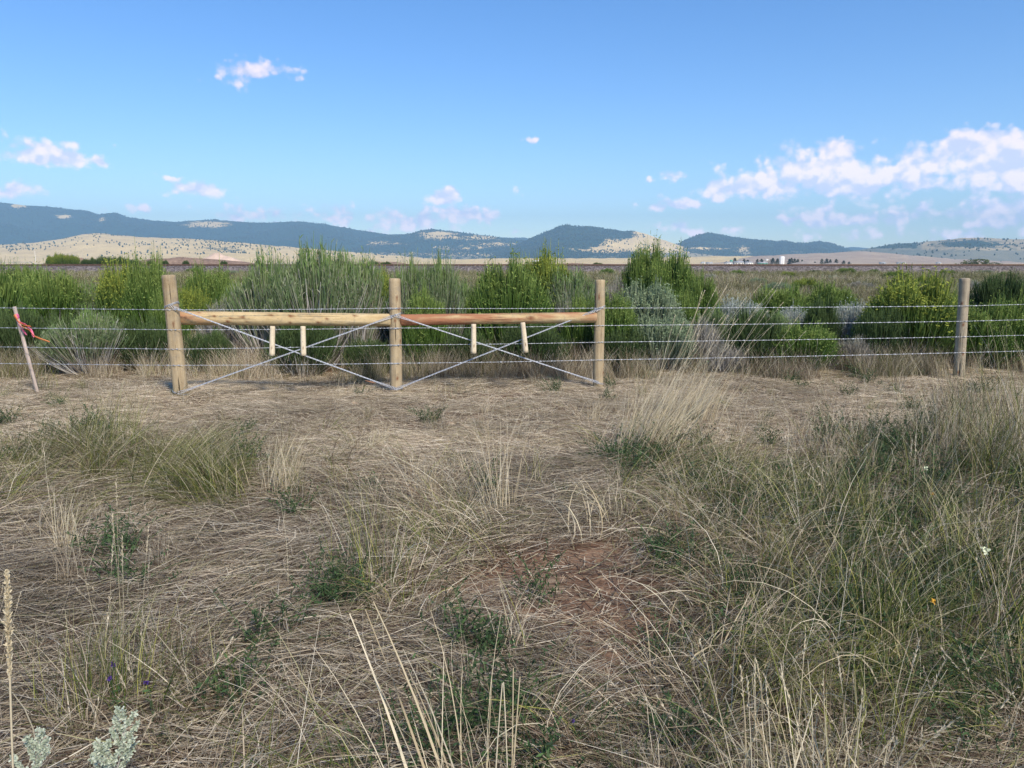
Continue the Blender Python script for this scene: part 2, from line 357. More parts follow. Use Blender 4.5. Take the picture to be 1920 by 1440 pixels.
def hill(name, label, pts, D, W, foot, mat, cover, nx=300, nv=46, seed=1, rough=.10, trees=0, tsize=(7,12)):
    px = np.linspace(pts[0][0], pts[-1][0], nx); py = prof(pts, px)
    py = py+vn(np.stack((px, px*0), -1), .05, seed, 4)*.9
    vs = np.concatenate((np.linspace(0, 1, nv), np.linspace(1.05, 2.0, 12)))
    PX, VV = np.meshgrid(px, vs, indexing='ij'); PY = np.broadcast_to(py[:,None], PX.shape)
    dist = D-W+VV*W
    b = np.array([ray(x, y) for x, y in zip(px, py)])
    crest = CAMH+b[:,1]*D
    fz = foot-4.0
    up = np.where(VV <= 1, VV**1.15, np.clip(1-(VV-1)*.9, 0, 1))
    X = b[:,0][:,None]*dist
    P = np.stack((X, dist), -1)
    hgtn = vn(P, 5.5/W, seed, 5); rdg = 1-np.abs(vn(P, 3.2/W, seed+3, 4))*2
    env = np.where(VV <= 1, np.sin(np.clip(VV,0,1)*np.pi), .3)
    H = (crest-fz)[:,None]
    Z = fz+H*up+H*env*rough*(hgtn+rdg*.8)
    Z = np.where((VV > .985) & (VV < 1.02), fz+H*up, Z)
    V = np.stack((X, dist, Z), -1).reshape(-1,3)
    n2 = len(vs); i = np.arange(nx-1)[:,None]*n2+np.arange(n2-1)[None,:]
    Q = np.stack((i, i+n2, i+n2+1, i+1), -1).reshape(-1,4)
    qx, qy = project(V)
    C = cover(qx, qy, VV.ravel())
    C = np.stack((C[0], C[1], C[0]*0), -1)
    o = obj(name, make_mesh(name, V, Q, attr={'cover': C}, mat=mat, smooth=True)); tag(o, label, kind='structure')
    if trees:
        r = np.random.default_rng(seed+50)
        a = r.uniform(0, nx-1.01, trees); c = r.uniform(0, nv-1.01, trees)
        ai = a.astype(int); ci = c.astype(int); fa = (a-ai)[:,None]; fc = (c-ci)[:,None]
        G = V.reshape(nx, n2, 3)
        PT = (G[ai,ci]*(1-fa)+G[ai+1,ci]*fa)*(1-fc)+(G[ai,ci+1]*(1-fa)+G[ai+1,ci+1]*fa)*fc
        Cg = C.reshape(nx, n2, 3)[ai,ci]
        cl = vn(PT, .004, seed+9, 3)
        prob = np.clip(Cg[:,0]*1.3+cl*.25*(Cg[:,0] > .02), .0, 1)*np.where(Cg[:,0] > .02, 1, 0)+Cg[:,2]
        keep = r.uniform(size=trees) < prob
        PT = PT[keep]; TREES.append((PT, r.uniform(*tsize, size=len(PT))))
HM = hill_mat('hill_cover'); HM2 = hill_mat('near_hill_cover', scale=.008)
HM_brush = hill_mat('brush_hill_cover', tan=(.66,.50,.27), tan2=(.42,.34,.20), scale=.006)
def const(a, b=0.0): return lambda x, y, v: (np.full_like(x, a), np.full_like(x, b))
def blob(x, y, cx, cy, rx, ry): return np.exp(-(((x-cx)/rx)**2+((y-cy)/ry)**2))
def cov_left(x, y, v):
    c = np.where(x < 2400, .95, .9)
    c = c-1.2*blob(x,y,35,386,14,4)-.8*blob(x,y,120,406,20,4)-.9*blob(x,y,390,421,45,6)-.5*blob(x,y,190,412,8,6)
    return np.clip(c, 0, 1), 0*x
hill('distant_hill', 'pale hazy ridge showing in the saddle', [(600,500),(700,440),(820,438),(960,446),(985,445),(1010,455),(1100,500)], 10900, 1500, 0, HM, const(.85), 120, 20, 3, .05)
hill('distant_hill', 'far hazy ridge behind the gap at the right', [(1500,500),(1560,466),(1600,463),(1640,466),(1700,462),(1780,500)], 10500, 1500, 0, HM, const(.8), 80, 20, 4, .05)
hill('mountain_range', 'long forested mountain range on the left', [(-700,420),(-400,385),(-200,392),(-60,376),(0,380),(60,386),(95,388),(165,395),(185,402),(215,398),(240,408),(290,414),(330,416),(400,411),(450,416),(490,418),(560,415),(620,422),(680,433),(740,441),(760,444),(800,452),(860,470),(900,496)],
     8600, 2700, 0, HM, cov_left, 420, 50, 5, .11, 9000, (9,15))
def cov_mid(x, y, v):
    c = .85-1.0*blob(x,y,820,441,30,6)-.6*blob(x,y,900,446,40,5)-.5*blob(x,y,930,458,50,4)-.35*blob(x,y,860,466,60,5)-.5*blob(x,y,700,456,60,4)
    c = np.where(y > 474, c-.35, c)
    return np.clip(c, 0, 1), np.clip((y-474)/8, 0, 1)*.8
hill('forested_hill', 'forested rounded hill with pale clearings left of centre', [(560,490),(640,462),(700,446),(745,441),(770,438),(790,432),(812,429),(840,433),(880,438),(930,444),(985,452),(1040,462),(1120,475),(1180,494)],
     7900, 2300, 0, HM, cov_mid, 260, 50, 6, .12, 6000, (9,15))
def cov_cent(x, y, v):
    c = np.full_like(x, .97)
    c = np.where(x > 1150+(y-430)*-.9+45*(y<445), c-.25, c)
    edge = 1188+(y-433)*.2
    c = c+(.13-c)*np.clip((x-edge+14)/34, 0, 1)
    c = c-.75*blob(x,y,1190,458,60,9)-.6*blob(x,y,1130,468,70,5)
    c = np.clip(c, .03, 1)
    return c, np.where(y > 474, .7, 0.)
hill('forested_hill', 'dark forested hill at centre with bare tan right flank', [(880,494),(940,470),(975,455),(1010,440),(1035,430),(1050,424),(1065,421),(1085,424),(1110,424),(1140,429),(1170,433),(1188,432),(1215,440),(1250,452),(1285,464),(1340,474),(1420,482),(1520,494)],
     6600, 1900, 0, HM, cov_cent, 300, 56, 8, .11, 8000, (7,12))
def cov_r(x, y, v):
    c = .95-.6*blob(x,y,1315,466,50,3)-.7*blob(x,y,1395,468,14,8)-.2*(y > 470)
    return np.clip(c, 0, 1), np.clip((y-468)/6, 0, 1)*.7
hill('forested_hill', 'long low forested hill right of centre', [(1180,490),(1260,462),(1290,448),(1310,440),(1325,436.5),(1345,438),(1375,444),(1420,450),(1470,452),(1510,456),(1535,453),(1560,456),(1580,463),(1610,474),(1640,494)],
     7300, 2000, 0, HM, cov_r, 240, 46, 11, .10, 5000, (8,13))
def cov_far_right(x, y, v):
    c = .22+.45*(x < 1720)*(y < 466)+.75*blob(x,y,1815,457,60,7)+.2*blob(x,y,1900,462,40,6)
    return np.clip(c, 0, 1), np.clip(.25+.6*(y > 469)+.6*(x < 1730), 0, 1)
hill('grassy_hill', 'tan grassy hill dotted with junipers at the far right', [(1440,492),(1540,477),(1620,467),(1680,457),(1720,455),(1750,452),(1800,446.5),(1850,446),(1900,449),(1960,448),(2100,440),(2350,452),(2600,470)],
     4600, 1500, 0, HM_brush, cov_far_right, 260, 46, 13, .09, 2600, (6,12))
hill('grassy_hill', 'low bare tan knoll below the right hills', [(1330,492),(1420,480),(1500,476),(1560,474),(1590,472),(1620,471),(1660,474),(1720,480),(1800,486),(1900,490),(1960,494)],
     3300, 900, 0, hill_mat('tan_knoll_cover', tan=(.60,.45,.30), tan2=(.50,.35,.24), scale=.012), const(.0, .06), 200, 40, 15, .08)
def cov_tan(x, y, v):
    c = .10+.30*(y < 440+(x-170)*.055)+.3*blob(x,y,400,462,60,8)+.35*blob(x,y,440,470,60,6)+.3*blob(x,y,30,462,70,8)
    c = c*np.clip((488-y)/14, 0, 1)
    return np.clip(c, 0, 1), 0*x
hill('grassy_hill', 'sunlit straw coloured hill dotted with junipers on the left', [(-700,470),(-300,458),(-120,462),(0,458),(60,456),(120,447),(150,440),(180,436),(215,441),(260,444),(320,446),(380,449),(450,455),(520,461),(600,468),(700,476),(800,484),(900,493)],
     4700, 1700, 0, HM2, cov_tan, 320, 50, 17, .07, 6500, (5,10))
hill('grassy_hill', 'low tan rise below the central hills', [(560,492),(700,487),(860,486),(1000,484),(1150,484),(1300,481),(1400,480),(1500,483),(1560,492)],
     3600, 900, 0, HM2, const(.02, .05), 200, 30, 19, .05, 300, (5,8))

# ------------------------------------------------------------------ instancing on points
def proto_collection(name, meshes):
    c = bpy.data.collections.new(name)
    for me in meshes: c.objects.link(bpy.data.objects.new(name, me))
    return c
def scatter(name, meshes, P, rot, scale, tone, label, cat, pname='plant'):
    n = len(P)
    me = bpy.data.meshes.new(name); me.vertices.add(n); me.vertices.foreach_set('co', np.asarray(P, np.float32).ravel())
    def va(k, a):
        x = me.attributes.new(k, 'FLOAT_VECTOR', 'POINT'); x.data.foreach_set('vector', np.asarray(a, np.float32).ravel())
    va('rot', rot); va('tone', tone)
    if np.ndim(scale) == 1: scale = np.stack((scale,)*3, -1)
    va('scl', scale)
    x = me.attributes.new('idx', 'INT', 'POINT'); x.data.foreach_set('value', RNG.integers(0, len(meshes), n).astype(np.int32))
    o = obj(name, me)
    ng = bpy.data.node_groups.new(name, 'GeometryNodeTree')
    ng.interface.new_socket('Geometry', in_out='INPUT', socket_type='NodeSocketGeometry')
    ng.interface.new_socket('Geometry', in_out='OUTPUT', socket_type='NodeSocketGeometry')
    t = NT(ng)
    gi = t.new('NodeGroupInput'); go = t.new('NodeGroupOutput')
    ci = t.new('GeometryNodeCollectionInfo', ins={'Collection': proto_collection(pname, meshes), 'Separate Children': True, 'Reset Children': True})
    def na(k, ty): return t.new('GeometryNodeInputNamedAttribute', data_type=ty, ins={'Name': k}).outputs[0]
    ip = t.new('GeometryNodeInstanceOnPoints', ins={'Points': gi.outputs[0], 'Instance': ci.outputs[0], 'Pick Instance': True})
    t.l.new(na('idx', 'INT'), ip.inputs['Instance Index'])
    e2r = t.new('FunctionNodeEulerToRotation', ins={0: na('rot', 'FLOAT_VECTOR')})
    t.l.new(e2r.outputs[0], ip.inputs['Rotation']); t.l.new(na('scl', 'FLOAT_VECTOR'), ip.inputs['Scale'])
    t.l.new(ip.outputs[0], go.inputs[0])
    mod = o.modifiers.new('scatter', 'NODES'); mod.node_group = ng
    return tag(o, label, cat, kind='stuff')

# ---- junipers on the hillsides
def juniper_mesh(seed):
    r = np.random.default_rng(seed)
    import bmesh
    bm = bmesh.new(); bmesh.ops.create_icosphere(bm, subdivisions=2, radius=.5)
    for v in bm.verts:
        k = 1+r.uniform(-.22, .22); v.co *= k
        z = (v.co.z+.5); w = 1-.55*max(0, z-.3)
        v.co.x *= w*.85; v.co.y *= w*.85; v.co.z = z*1.05-.08
    me = bpy.data.meshes.new('juniper'); bm.to_mesh(me); bm.free()
    me.materials.append(M_jun); return me
M_jun, t_ = new_mat('juniper_foliage')
g_ = t_.new('ShaderNodeNewGeometry'); o_ = t_.new('ShaderNodeObjectInfo')
finish(t_, t_.ramp(t_.math('ADD', t_.math('MULTIPLY', t_.noise(g_.outputs['Position'], .6, 3), .6), t_.math('MULTIPLY', o_.outputs['Random'], .4)),
    [(.3,(.025,.04,.025)),(.7,(.06,.08,.045))]), .9, .1)
JM = [juniper_mesh(i) for i in range(5)]
P = np.concatenate([a for a, b in TREES]); sc = np.concatenate([b for a, b in TREES]); n = len(P)
scatter('juniper_trees', JM, P, np.stack((RNG.uniform(-.1,.1,n), RNG.uniform(-.1,.1,n), RNG.uniform(0,6.3,n)), -1), sc, np.zeros((n,3)),
        'dark junipers and pines scattered and massed over the far hillsides', 'trees', 'juniper')

# ------------------------------------------------------------------ railway
def box(x0,x1,y0,y1,z0,z1):
    V = np.array([(x,y,z) for x in (x0,x1) for y in (y0,y1) for z in (z0,z1)], float)
    Q = np.array([(0,1,3,2),(4,6,7,5),(0,4,5,1),(2,3,7,6),(0,2,6,4),(1,5,7,3)])
    return V, Q, np.full((8,3), .5)
def simple_mat(name, c, rough=.8, spec=.3, var=.25, scale=8, metal=0.0, bstr=.3):
    m, t = new_mat(name); tcn = t.new('ShaderNodeTexCoord')
    n_ = t.noise(tcn.outputs['Object'], scale, 6, .65)
    col = t.ramp(n_, [(.3, tuple(x*(1-var) for x in c)), (.7, tuple(min(1,x*(1+var)) for x in c))])
    finish(t, col, rough, spec, bump=n_, bstr=bstr, bdist=.01, metal=metal); return m
M_steel = simple_mat('rusty_rail_steel', (.12,.07,.05), .7, .4, .3, 3)
M_sleeper = simple_mat('sleeper_wood', (.09,.075,.065), .9, .1)
def ballast():
    n = 520; xs = np.linspace(-260, 260, n); pr = [(-6.2,-.05),(-4.6,.22),(-3.1,.98),(-2.9,1.05),(0,1.06),(2.9,1.05),(4.6,.3),(6.2,-.05)]
    prof_ = np.array(pr); ys = np.linspace(-6.2, 6.2, 34); zz = np.interp(ys, prof_[:,0], prof_[:,1])
    X, Y = np.meshgrid(xs, ys, indexing='ij'); Z = np.broadcast_to(zz, X.shape)+vn(np.stack((X,Y),-1), 1.7, 5, 3)*.06*np.clip(6.2-np.abs(Y),0,1)
    Yc = 111+X*RAILSLOPE+Y
    V = np.stack((X, Yc, Z), -1).reshape(-1,3); k = len(ys)
    i = np.arange(n-1)[:,None]*k+np.arange(k-1)[None,:]; Q = np.stack((i, i+k, i+k+1, i+1), -1).reshape(-1,4)
    m, t = new_mat('ballast_stone'); g = t.new('ShaderNodeNewGeometry')
    vo = t.new('ShaderNodeTexVoronoi', ins={'Vector': g.outputs['Position'], 'Scale': 5.0})
    sc_ = t.new('ShaderNodeSeparateColor', ins={0: vo.outputs['Color']})
    nb = t.noise(g.outputs['Position'], .8, 5)
    c = t.ramp(t.math('ADD', t.math('MULTIPLY', sc_.outputs[0], .55), t.math('MULTIPLY', nb, .45)), [(.2,(.06,.052,.05)),(.5,(.125,.108,.102)),(.8,(.23,.20,.19))])
    finish(t, c, .95, .1, bump=vo.outputs['Distance'], bstr=1, bdist=.08)
    tag(obj('railway_embankment', make_mesh('railway_embankment', V, Q, mat=m, smooth=True)), 'low bank of grey purple ballast under the track', kind='structure')
RAILSLOPE = .012
ballast()
trk = empty('railway_track', (0,111,1.06), math.atan(RAILSLOPE), label='rusty steel railway track on the grey ballast bank', cat='railway track')
for yy in (-.75, .75):
    obj('rail', make_mesh('rail', *(lambda v: (v[0], v[1]))(merge([box(-255,255,yy-.07,yy+.07,.08,.105), box(-255,255,yy-.02,yy+.02,.10,.24), box(-255,255,yy-.04,yy+.04,.235,.29)])), mat=M_steel), trk)
sl = [box(x-.12,x+.12,-1.3,1.3,-.1,.09) for x in np.arange(-254,254,.6)]
V_,Q_,C_ = merge(sl); so = obj('sleeper', make_mesh('sleeper', V_, Q_, mat=M_sleeper), trk); so['kind'] = 'stuff'

# ------------------------------------------------------------------ far mounds, heaps, yard
def mound(name, label, cat, px0, px1, pyt, D, mat, seed, depth=None, flat=.5, kind=None):
    a = at(px0, pyt, D); b = at(px1, pyt, D); w = (b[0]-a[0]); cx = (a[0]+b[0])/2; h = max(.3, a[2]-float(hgt(np.array(cx), np.array(float(D)))))*1.06; depth = depth or w*.5
    n = 46; u = np.linspace(-1, 1, n); U, Vv = np.meshgrid(u, u, indexing='ij'); rr = np.sqrt(U**2+Vv**2)
    PX = np.stack((U*w/2, Vv*depth/2), -1)
    Z = h*np.clip(1-rr**(1.6 if flat > .4 else 1.05), 0, 1)**(.6 if flat > .6 else 1)*(1+vn(PX, 6/w, seed, 4)*.22)
    Z = np.where(rr >= .98, -.4, Z)
    V = np.stack((U*w/2, Vv*depth/2, Z), -1).reshape(-1,3)
    i = np.arange(n-1)[:,None]*n+np.arange(n-1)[None,:]; Q = np.stack((i, i+n, i+n+1, i+1), -1).reshape(-1,4)
    o = obj(name, make_mesh(name, V, Q, mat=mat, smooth=True)); o.location = (cx, D, hgt(np.array(cx), np.array(float(D))))
    tag(o, label, cat, kind=kind); return o
M_spoil = simple_mat('spoil_gravel', (.23,.165,.125), .95, .1, .35, 1.3, bstr=.8)
M_pink = simple_mat('pink_gravel', (.56,.42,.32), .95, .1, .15, .1)
M_greyheap = simple_mat('grey_aggregate', (.30,.26,.22), .95, .1, .2, .12)
mound('soil_mound', 'pale soil mound with yellow shrubs behind the rails at the left', 'mound', 62, 190, 481, 140, M_spoil, 1, 9, .5)
mound('spoil_bank', 'long grey brown spoil bank behind the rails at the left', 'bank', 150, 560, 486, 150, M_spoil, 2, 12, .9)
mound('spoil_bank', 'low dark bank behind the rails between the big grey shrub and centre', 'bank', 640, 800, 491.5, 150, M_spoil, 3, 9, .9)
mound('spoil_bank', 'long low gravel bank behind the rails left of the bright shrub', 'bank', 860, 1320, 496, 150, M_spoil, 4, 9, .9)
mound('sand_heap', 'pink sand heap below the tan hill', 'heap', 352, 470, 474.5, 900, M_pink, 5, 50, .3)
mound('gravel_heap', 'larger grey gravel heap right of the white silo', 'gravel heap', 1474, 1546, 489.5, 1020, M_greyheap, 6, 40, .3)
mound('gravel_heap', 'smaller grey gravel heap below the row of dark trees', 'gravel heap', 1534, 1588, 492.5, 1020, M_greyheap, 7, 34, .3)

def lathe(prof_, sides=20):
    th = np.arange(sides)*2*np.pi/sides; p = np.array(prof_, float); K = len(p)
    V = np.stack((p[:,0,None]*np.cos(th), p[:,0,None]*np.sin(th), np.broadcast_to(p[:,1,None], (K,sides))), -1).reshape(-1,3)
    i = np.arange(K-1)[:,None]*sides; j = np.arange(sides)[None,:]; j2 = (j+1)%sides
    Q = np.stack((i+j, i+j2, i+sides+j2, i+sides+j), -1).reshape(-1,4)
    return V, Q, np.full((len(V),3), .5)
M_white = simple_mat('white_painted_steel', (.80,.79,.76), .6, .3, .05, .5)
M_greenp = simple_mat('green_painted_steel', (.10,.28,.20), .6, .3, .15, .5)
M_roof = simple_mat('grey_metal_roof', (.35,.36,.37), .6, .4, .15, .3)
M_wallc = simple_mat('pale_wall', (.60,.58,.53), .8, .2, .1, .3)
M_darkm = simple_mat('dark_opening', (.04,.04,.045), .8, .2)
def part(name, pieces, mat, parent, smooth=False):
    V, Q, C = merge(pieces); return obj(name, make_mesh(name, V, Q, attr={'tint': C}, mat=mat, smooth=smooth), parent)
def base(px, D): a, _ = ray(px, 490); x = a*D; return (x, D, float(hgt(np.array(x), np.array(float(D))))-.1)
D0 = 1000.0
p = base(1466, D0); top = at(1466, 480.5, D0)[2]-p[2]
silo = empty('storage_silo', p, label='tall white silo standing in the gravel yard', cat='silo')
part('tank', [lathe([(3.1,0),(3.1,top-.9),(3.0,top-.7)], 28)], M_white, silo, True)
part('roof_cap', [lathe([(3.15,top-.75),(3.15,top-.5),(1.4,top+.0),(0.01,top+.1)], 28)], M_white, silo)
part('ladder', [box(-.3,-.22,-3.45,-3.35,1,top-1), box(.22,.3,-3.45,-3.35,1,top-1)]+[box(-.25,.25,-3.42,-3.38,z,z+.06) for z in np.arange(1.2,top-1,.5)], M_roof, silo)
p = base(1371, D0); top = at(1371, 487, D0)[2]-p[2]
gs = empty('batching_tower', p, label='slim green tower left of the white silo', cat='tower')
part('tank', [lathe([(.6,top*.35),(1.9,top*.5),(1.9,top-.5),(1.0,top),(0.01,top)], 16)], M_greenp, gs, True)
for sx in (-1.4,1.4):
    for sy in (-1.4,1.4): part('leg', [box(sx-.15,sx+.15,sy-.15,sy+.15,0,top*.52)], M_greenp, gs)
part('chute', [lathe([(.35,1.5),(.6,top*.36)], 10)], M_roof, gs)
p = base(1437, D0+8)
cv = empty('conveyor', p, -.1, label='white inclined conveyor beside the white silo', cat='conveyor')
Pc = np.array([[(-9,0,1.0),(-3,0,4.2),(3,0,7.6)]], float)
part('belt_frame', [tubes(Pc+np.array((0,d_,0)), np.full((1,3), .28), np.full((1,2), .5)) for d_ in (-.5,.5)], M_white, cv)
for xx, zz in ((-6,2.4),(0,5.6)): part('support', [box(xx-.12,xx+.12,-.6,-.45,0,zz), box(xx-.12,xx+.12,.45,.6,0,zz)], M_roof, cv)
part('hopper', [lathe([(.6,5.2),(2.0,7.4),(2.0,8.2)], 10)], M_white, cv)
def shed(px, D, w, h, l, label, wall=M_wallc, roof=M_roof, cat='shed', rz=0.0, name='shed'):
    o = empty(name, base(px, D), rz, label=label, cat=cat)
    part('wall', [box(-w/2,w/2,-l/2,l/2,0,h)], wall, o)
    V = np.array([(-w/2-.3,-l/2-.3,h),(w/2+.3,-l/2-.3,h),(w/2+.3,l/2+.3,h),(-w/2-.3,l/2+.3,h),(-w/2-.3,0,h+l*.28),(w/2+.3,0,h+l*.28)])
    Q4 = np.array([(0,1,5,4),(3,4,5,2),(0,3,2,1)]); Q3 = np.array([(0,4,3),(1,2,5)])
    obj('roof', make_mesh('roof', V+np.array((0,0,.01)), [Q4, Q3], mat=roof), o)
    part('door', [box(-w*.12,w*.12,-l/2-.06,-l/2+.02,0,h*.75)], M_darkm, o)
    for k in (-.33,.33): part('window', [box(w*k-.6,w*k+.6,-l/2-.05,-l/2+.02,h*.45,h*.8)], M_darkm, o)
shed(1366, 990, 9, 3, 6, 'low white shed left of the green tower', M_white)
shed(1385, 1010, 12, 3.5, 7, 'grey roofed shed between the green tower and the conveyor')
shed(1404, 1000, 9, 3.2, 6, 'pale shed just right of the green tower', M_white)
shed(1330, 1050, 8, 2.6, 6, 'leftmost small pale building of the gravel yard', M_wallc)
shed(1430, 1000, 12, 3.0, 5, 'green machinery shed left of the conveyor', M_greenp)
shed(1005, 2600, 26, 7, 14, 'white farm building far off on the plain left of the central hill', M_white, M_white, 'farm building', name='farm_building')
shed(1318, 2300, 12, 4, 9, 'tiny white house on the plain far right of the bright shrub', M_white, M_roof, 'house', name='house')
for k, (px_, w_, lb) in enumerate(((1655,14,'low grey building on the right plain, left one of three'),(1690,20,'wide low pale building on the right plain, middle one of three'),(1760,10,'small white building on the right plain, right one of three'))):
    shed(px_, 1900, w_, 3, 8, lb, M_wallc if k else M_roof, M_roof, 'building', name='building')

# conifers and broadleaf trees round the yard : trunk + crown of many small clumps
def crown_tree_mesh(seed, kind):
    r = np.random.default_rng(seed); n = 420
    if kind == 'conifer':
        z = r.uniform(.1, 1, n)**.85; rad = .42*(1.06-z)**.7*(.75+.25*np.sin(z*22+r.uniform(0,6)))
    else:
        z = r.uniform(.2, 1, n); rad = .55*np.sqrt(np.clip(1-((z-.55)/.48)**2, .02, 1))*(1+.25*np.sin(z*9))
    th = r.uniform(0, 6.283, n); q = np.sqrt(r.uniform(.15, 1, n))*rad
    lob = 1+.25*np.sin(th*3+seed)
    Cc = np.stack((np.cos(th)*q*lob, np.sin(th)*q*lob, z), -1)
    s_ = r.uniform(.03, .07, n)*(1 if kind == 'conifer' else 1.3)
    tri = r.normal(size=(n,4,3)); tri = norm(tri)*s_[:,None,None]
    V = (Cc[:,None,:]+tri).reshape(-1,3); i = np.arange(n)[:,None]*4
    Q = np.concatenate((i+np.array([[0,1,2]]), i+np.array([[0,2,3]]), i+np.array([[0,3,1]]), i+np.array([[1,3,2]])))
    cr = make_mesh('crown', V, Q, mat=M_jun if kind == 'conifer' else M_willow)
    V2, Q2, C2 = tubes(np.array([[(0,0,-.02),(.01,0,.3),(0,0,.85)]], float), np.array([[.03,.022,.006]]), np.full((1,2), .4), 6)
    tr = make_mesh('trunk', V2, Q2, attr={'tint': C2}, mat=M_twig)
    return cr, tr
M_willow = simple_mat('willow_foliage', (.13,.16,.06), .9, .1, .5, .25)
TM = {k: [crown_tree_mesh(i+(0 if k == 'conifer' else 30), k) for i in range(4)] for k in ('conifer','broad')}
def tree(px, D, pyt, kind, label, wide=1.0, name='conifer_tree', group=None):
    b_ = base(px, D); h = at(px, pyt, D)[2]-b_[2]
    o = empty(name, b_, random.uniform(0, 6), label=label, cat='tree', group=group); o.scale = (h*wide*1.25, h*wide*1.25, h*1.05)
    cr, tr = random.choice(TM[kind]); obj('trunk', tr, o); obj('crown', cr, o)
YT = [(1362,490.5,'leftmost low dark tree beside the gravel yard buildings',1.6),(1378,484.5,'tall dark pine at the left end of the gravel yard',1.25),
 (1395,486,'single dark pine between the left pine and the green tower',1.2),(1402,488,'short round dark tree beside the single pine left of the tower',1.6),
 (1420,486.5,'dark tree directly behind the green tower',1.2),(1428,486,'dark tree just right of the green tower',1.3),(1436,489,'low dark tree above the conveyor end',1.6),
 (1449,484.5,'broad dark pine left of the white silo',1.5),(1458,485.5,'dark pine touching the left side of the white silo',1.2),
 (1480,486,'first dark pine right of the white silo',1.1),(1484,484.5,'tallest dark pine right of the white silo, behind the large heap',1.1),(1490,485.5,'dark pine above the peak of the large gravel heap',1.1),
 (1496,486.5,'dark pine right of the large heap peak',1.2),(1504,487.5,'thin low pine at the right shoulder of the large heap',1.0),
 (1528,491,'low dark bush-like tree between the two gravel heaps',1.8),(1541,486,'first dark pine above the smaller heap',1.2),(1550,485.5,'tallest dark pine above the smaller heap',1.2),
 (1557,487,'dark pine right of the tallest one above the smaller heap',1.1),(1568,486.5,'broad dark pine at the right shoulder of the smaller heap',1.3),(1582,489,'dark tree right of the smaller heap',1.5),
 (1592,491,'low dark tree at the right end of the gravel yard row',1.8)]
for px_, py_, lb, wd in YT: tree(px_, 1040+random.uniform(-15,25), py_, 'conifer', lb, wd)
tree(1835, 520, 487, 'broad', 'round olive green willow on the plain at the far right', 1.9, 'willow_tree')
tree(1815, 540, 492, 'broad', 'low spreading willow just left of the round one at the far right', 2.4, 'willow_tree')
tree(1862, 540, 493, 'broad', 'low spreading willow just right of the round one at the far right', 2.4, 'willow_tree')

# ------------------------------------------------------------------ barbed wire fence
M_galv = simple_mat('galvanised_wire', (.52,.55,.60), .45, .5, .15, 60, metal=.45)
def wood_mat(name, c1, c2, c3, knots=True, green=.0):
    m, t = new_mat(name); tcn = t.new('ShaderNodeTexCoord')
    mp = t.new('ShaderNodeMapping'); t.l.new(tcn.outputs['Object'], mp.inputs[0]); mp.inputs['Scale'].default_value = (22,22,1.6)
    g = t.noise(mp.outputs[0], 1, 6, .6, .4); b = t.noise(tcn.outputs['Object'], 4.0, 5, .6)
    c = t.ramp(t.math('ADD', t.math('MULTIPLY', g, .55), t.math('MULTIPLY', b, .45)), [(.33,c1),(.5,c2),(.66,c3)])
    mp2 = t.new('ShaderNodeMapping'); t.l.new(tcn.outputs['Object'], mp2.inputs[0]); mp2.inputs['Scale'].default_value = (60,60,1.1)
    cr = t.mapr(t.noise(mp2.outputs[0], 1, 3, .5), .30, .36)
    c = t.mix(cr, tuple(x*.35 for x in c1), (0,0,0)); q = [z for z in t.n if z.bl_idname=='ShaderNodeMix'][-1]
    t.l.new([z for z in t.n if z.bl_idname=='ShaderNodeValToRGB'][-1].outputs[0], q.inputs[7]); c = q.outputs[2]
    st_ = t.noise(tcn.outputs['Object'], 9.0, 7, .7, .6); gm = t.mix(t.mapr(st_, .5, .68, 0, .55), (0,0,0), (.24,.215,.17)); qg = [z for z in t.n if z.bl_idname=='ShaderNodeMix'][-1]; t.l.new(c, qg.inputs[6]); c = qg.outputs[2]
    sp_ = t.mapr(t.noise(tcn.outputs['Object'], 70.0, 3, .6), .62, .70, 0, .6); dm = t.mix(sp_, (0,0,0), tuple(x*.4 for x in c1)); qd = [z for z in t.n if z.bl_idname=='ShaderNodeMix'][-1]; t.l.new(c, qd.inputs[6]); c = qd.outputs[2]
    a = t.new('ShaderNodeAttribute', attribute_name='tint'); s_ = t.new('ShaderNodeSeparateColor', ins={0: a.outputs['Color']})
    # green channel of tint: knots and bark strips left on the wood
    c2_ = t.mix(s_.outputs[1], (0,0,0), (.16,.065,.028)); q2 = [z for z in t.n if z.bl_idname=='ShaderNodeMix'][-1]; t.l.new(c, q2.inputs[6])
    c3_ = t.mix(s_.outputs[2], (0,0,0), (.30,.125,.065)); q3 = [z for z in t.n if z.bl_idname=='ShaderNodeMix'][-1]; t.l.new(q2.outputs[2], q3.inputs[6])
    finish(t, q3.outputs[2], .85, .2, bump=t.math('SUBTRACT', g, t.math('MULTIPLY', t.math('SUBTRACT', 1.0, cr), .8)), bstr=.9, bdist=.008); return m
M_post = wood_mat('treated_pine', (.22,.16,.09), (.36,.28,.17), (.46,.37,.235))
M_oldpost = wood_mat('weathered_pine', (.20,.165,.12), (.33,.28,.20), (.42,.37,.28))
M_rail1 = wood_mat('peeled_pine', (.36,.25,.12), (.48,.36,.19), (.56,.44,.26))
M_stick = wood_mat('fresh_stick', (.50,.40,.27), (.62,.53,.38), (.70,.62,.47))
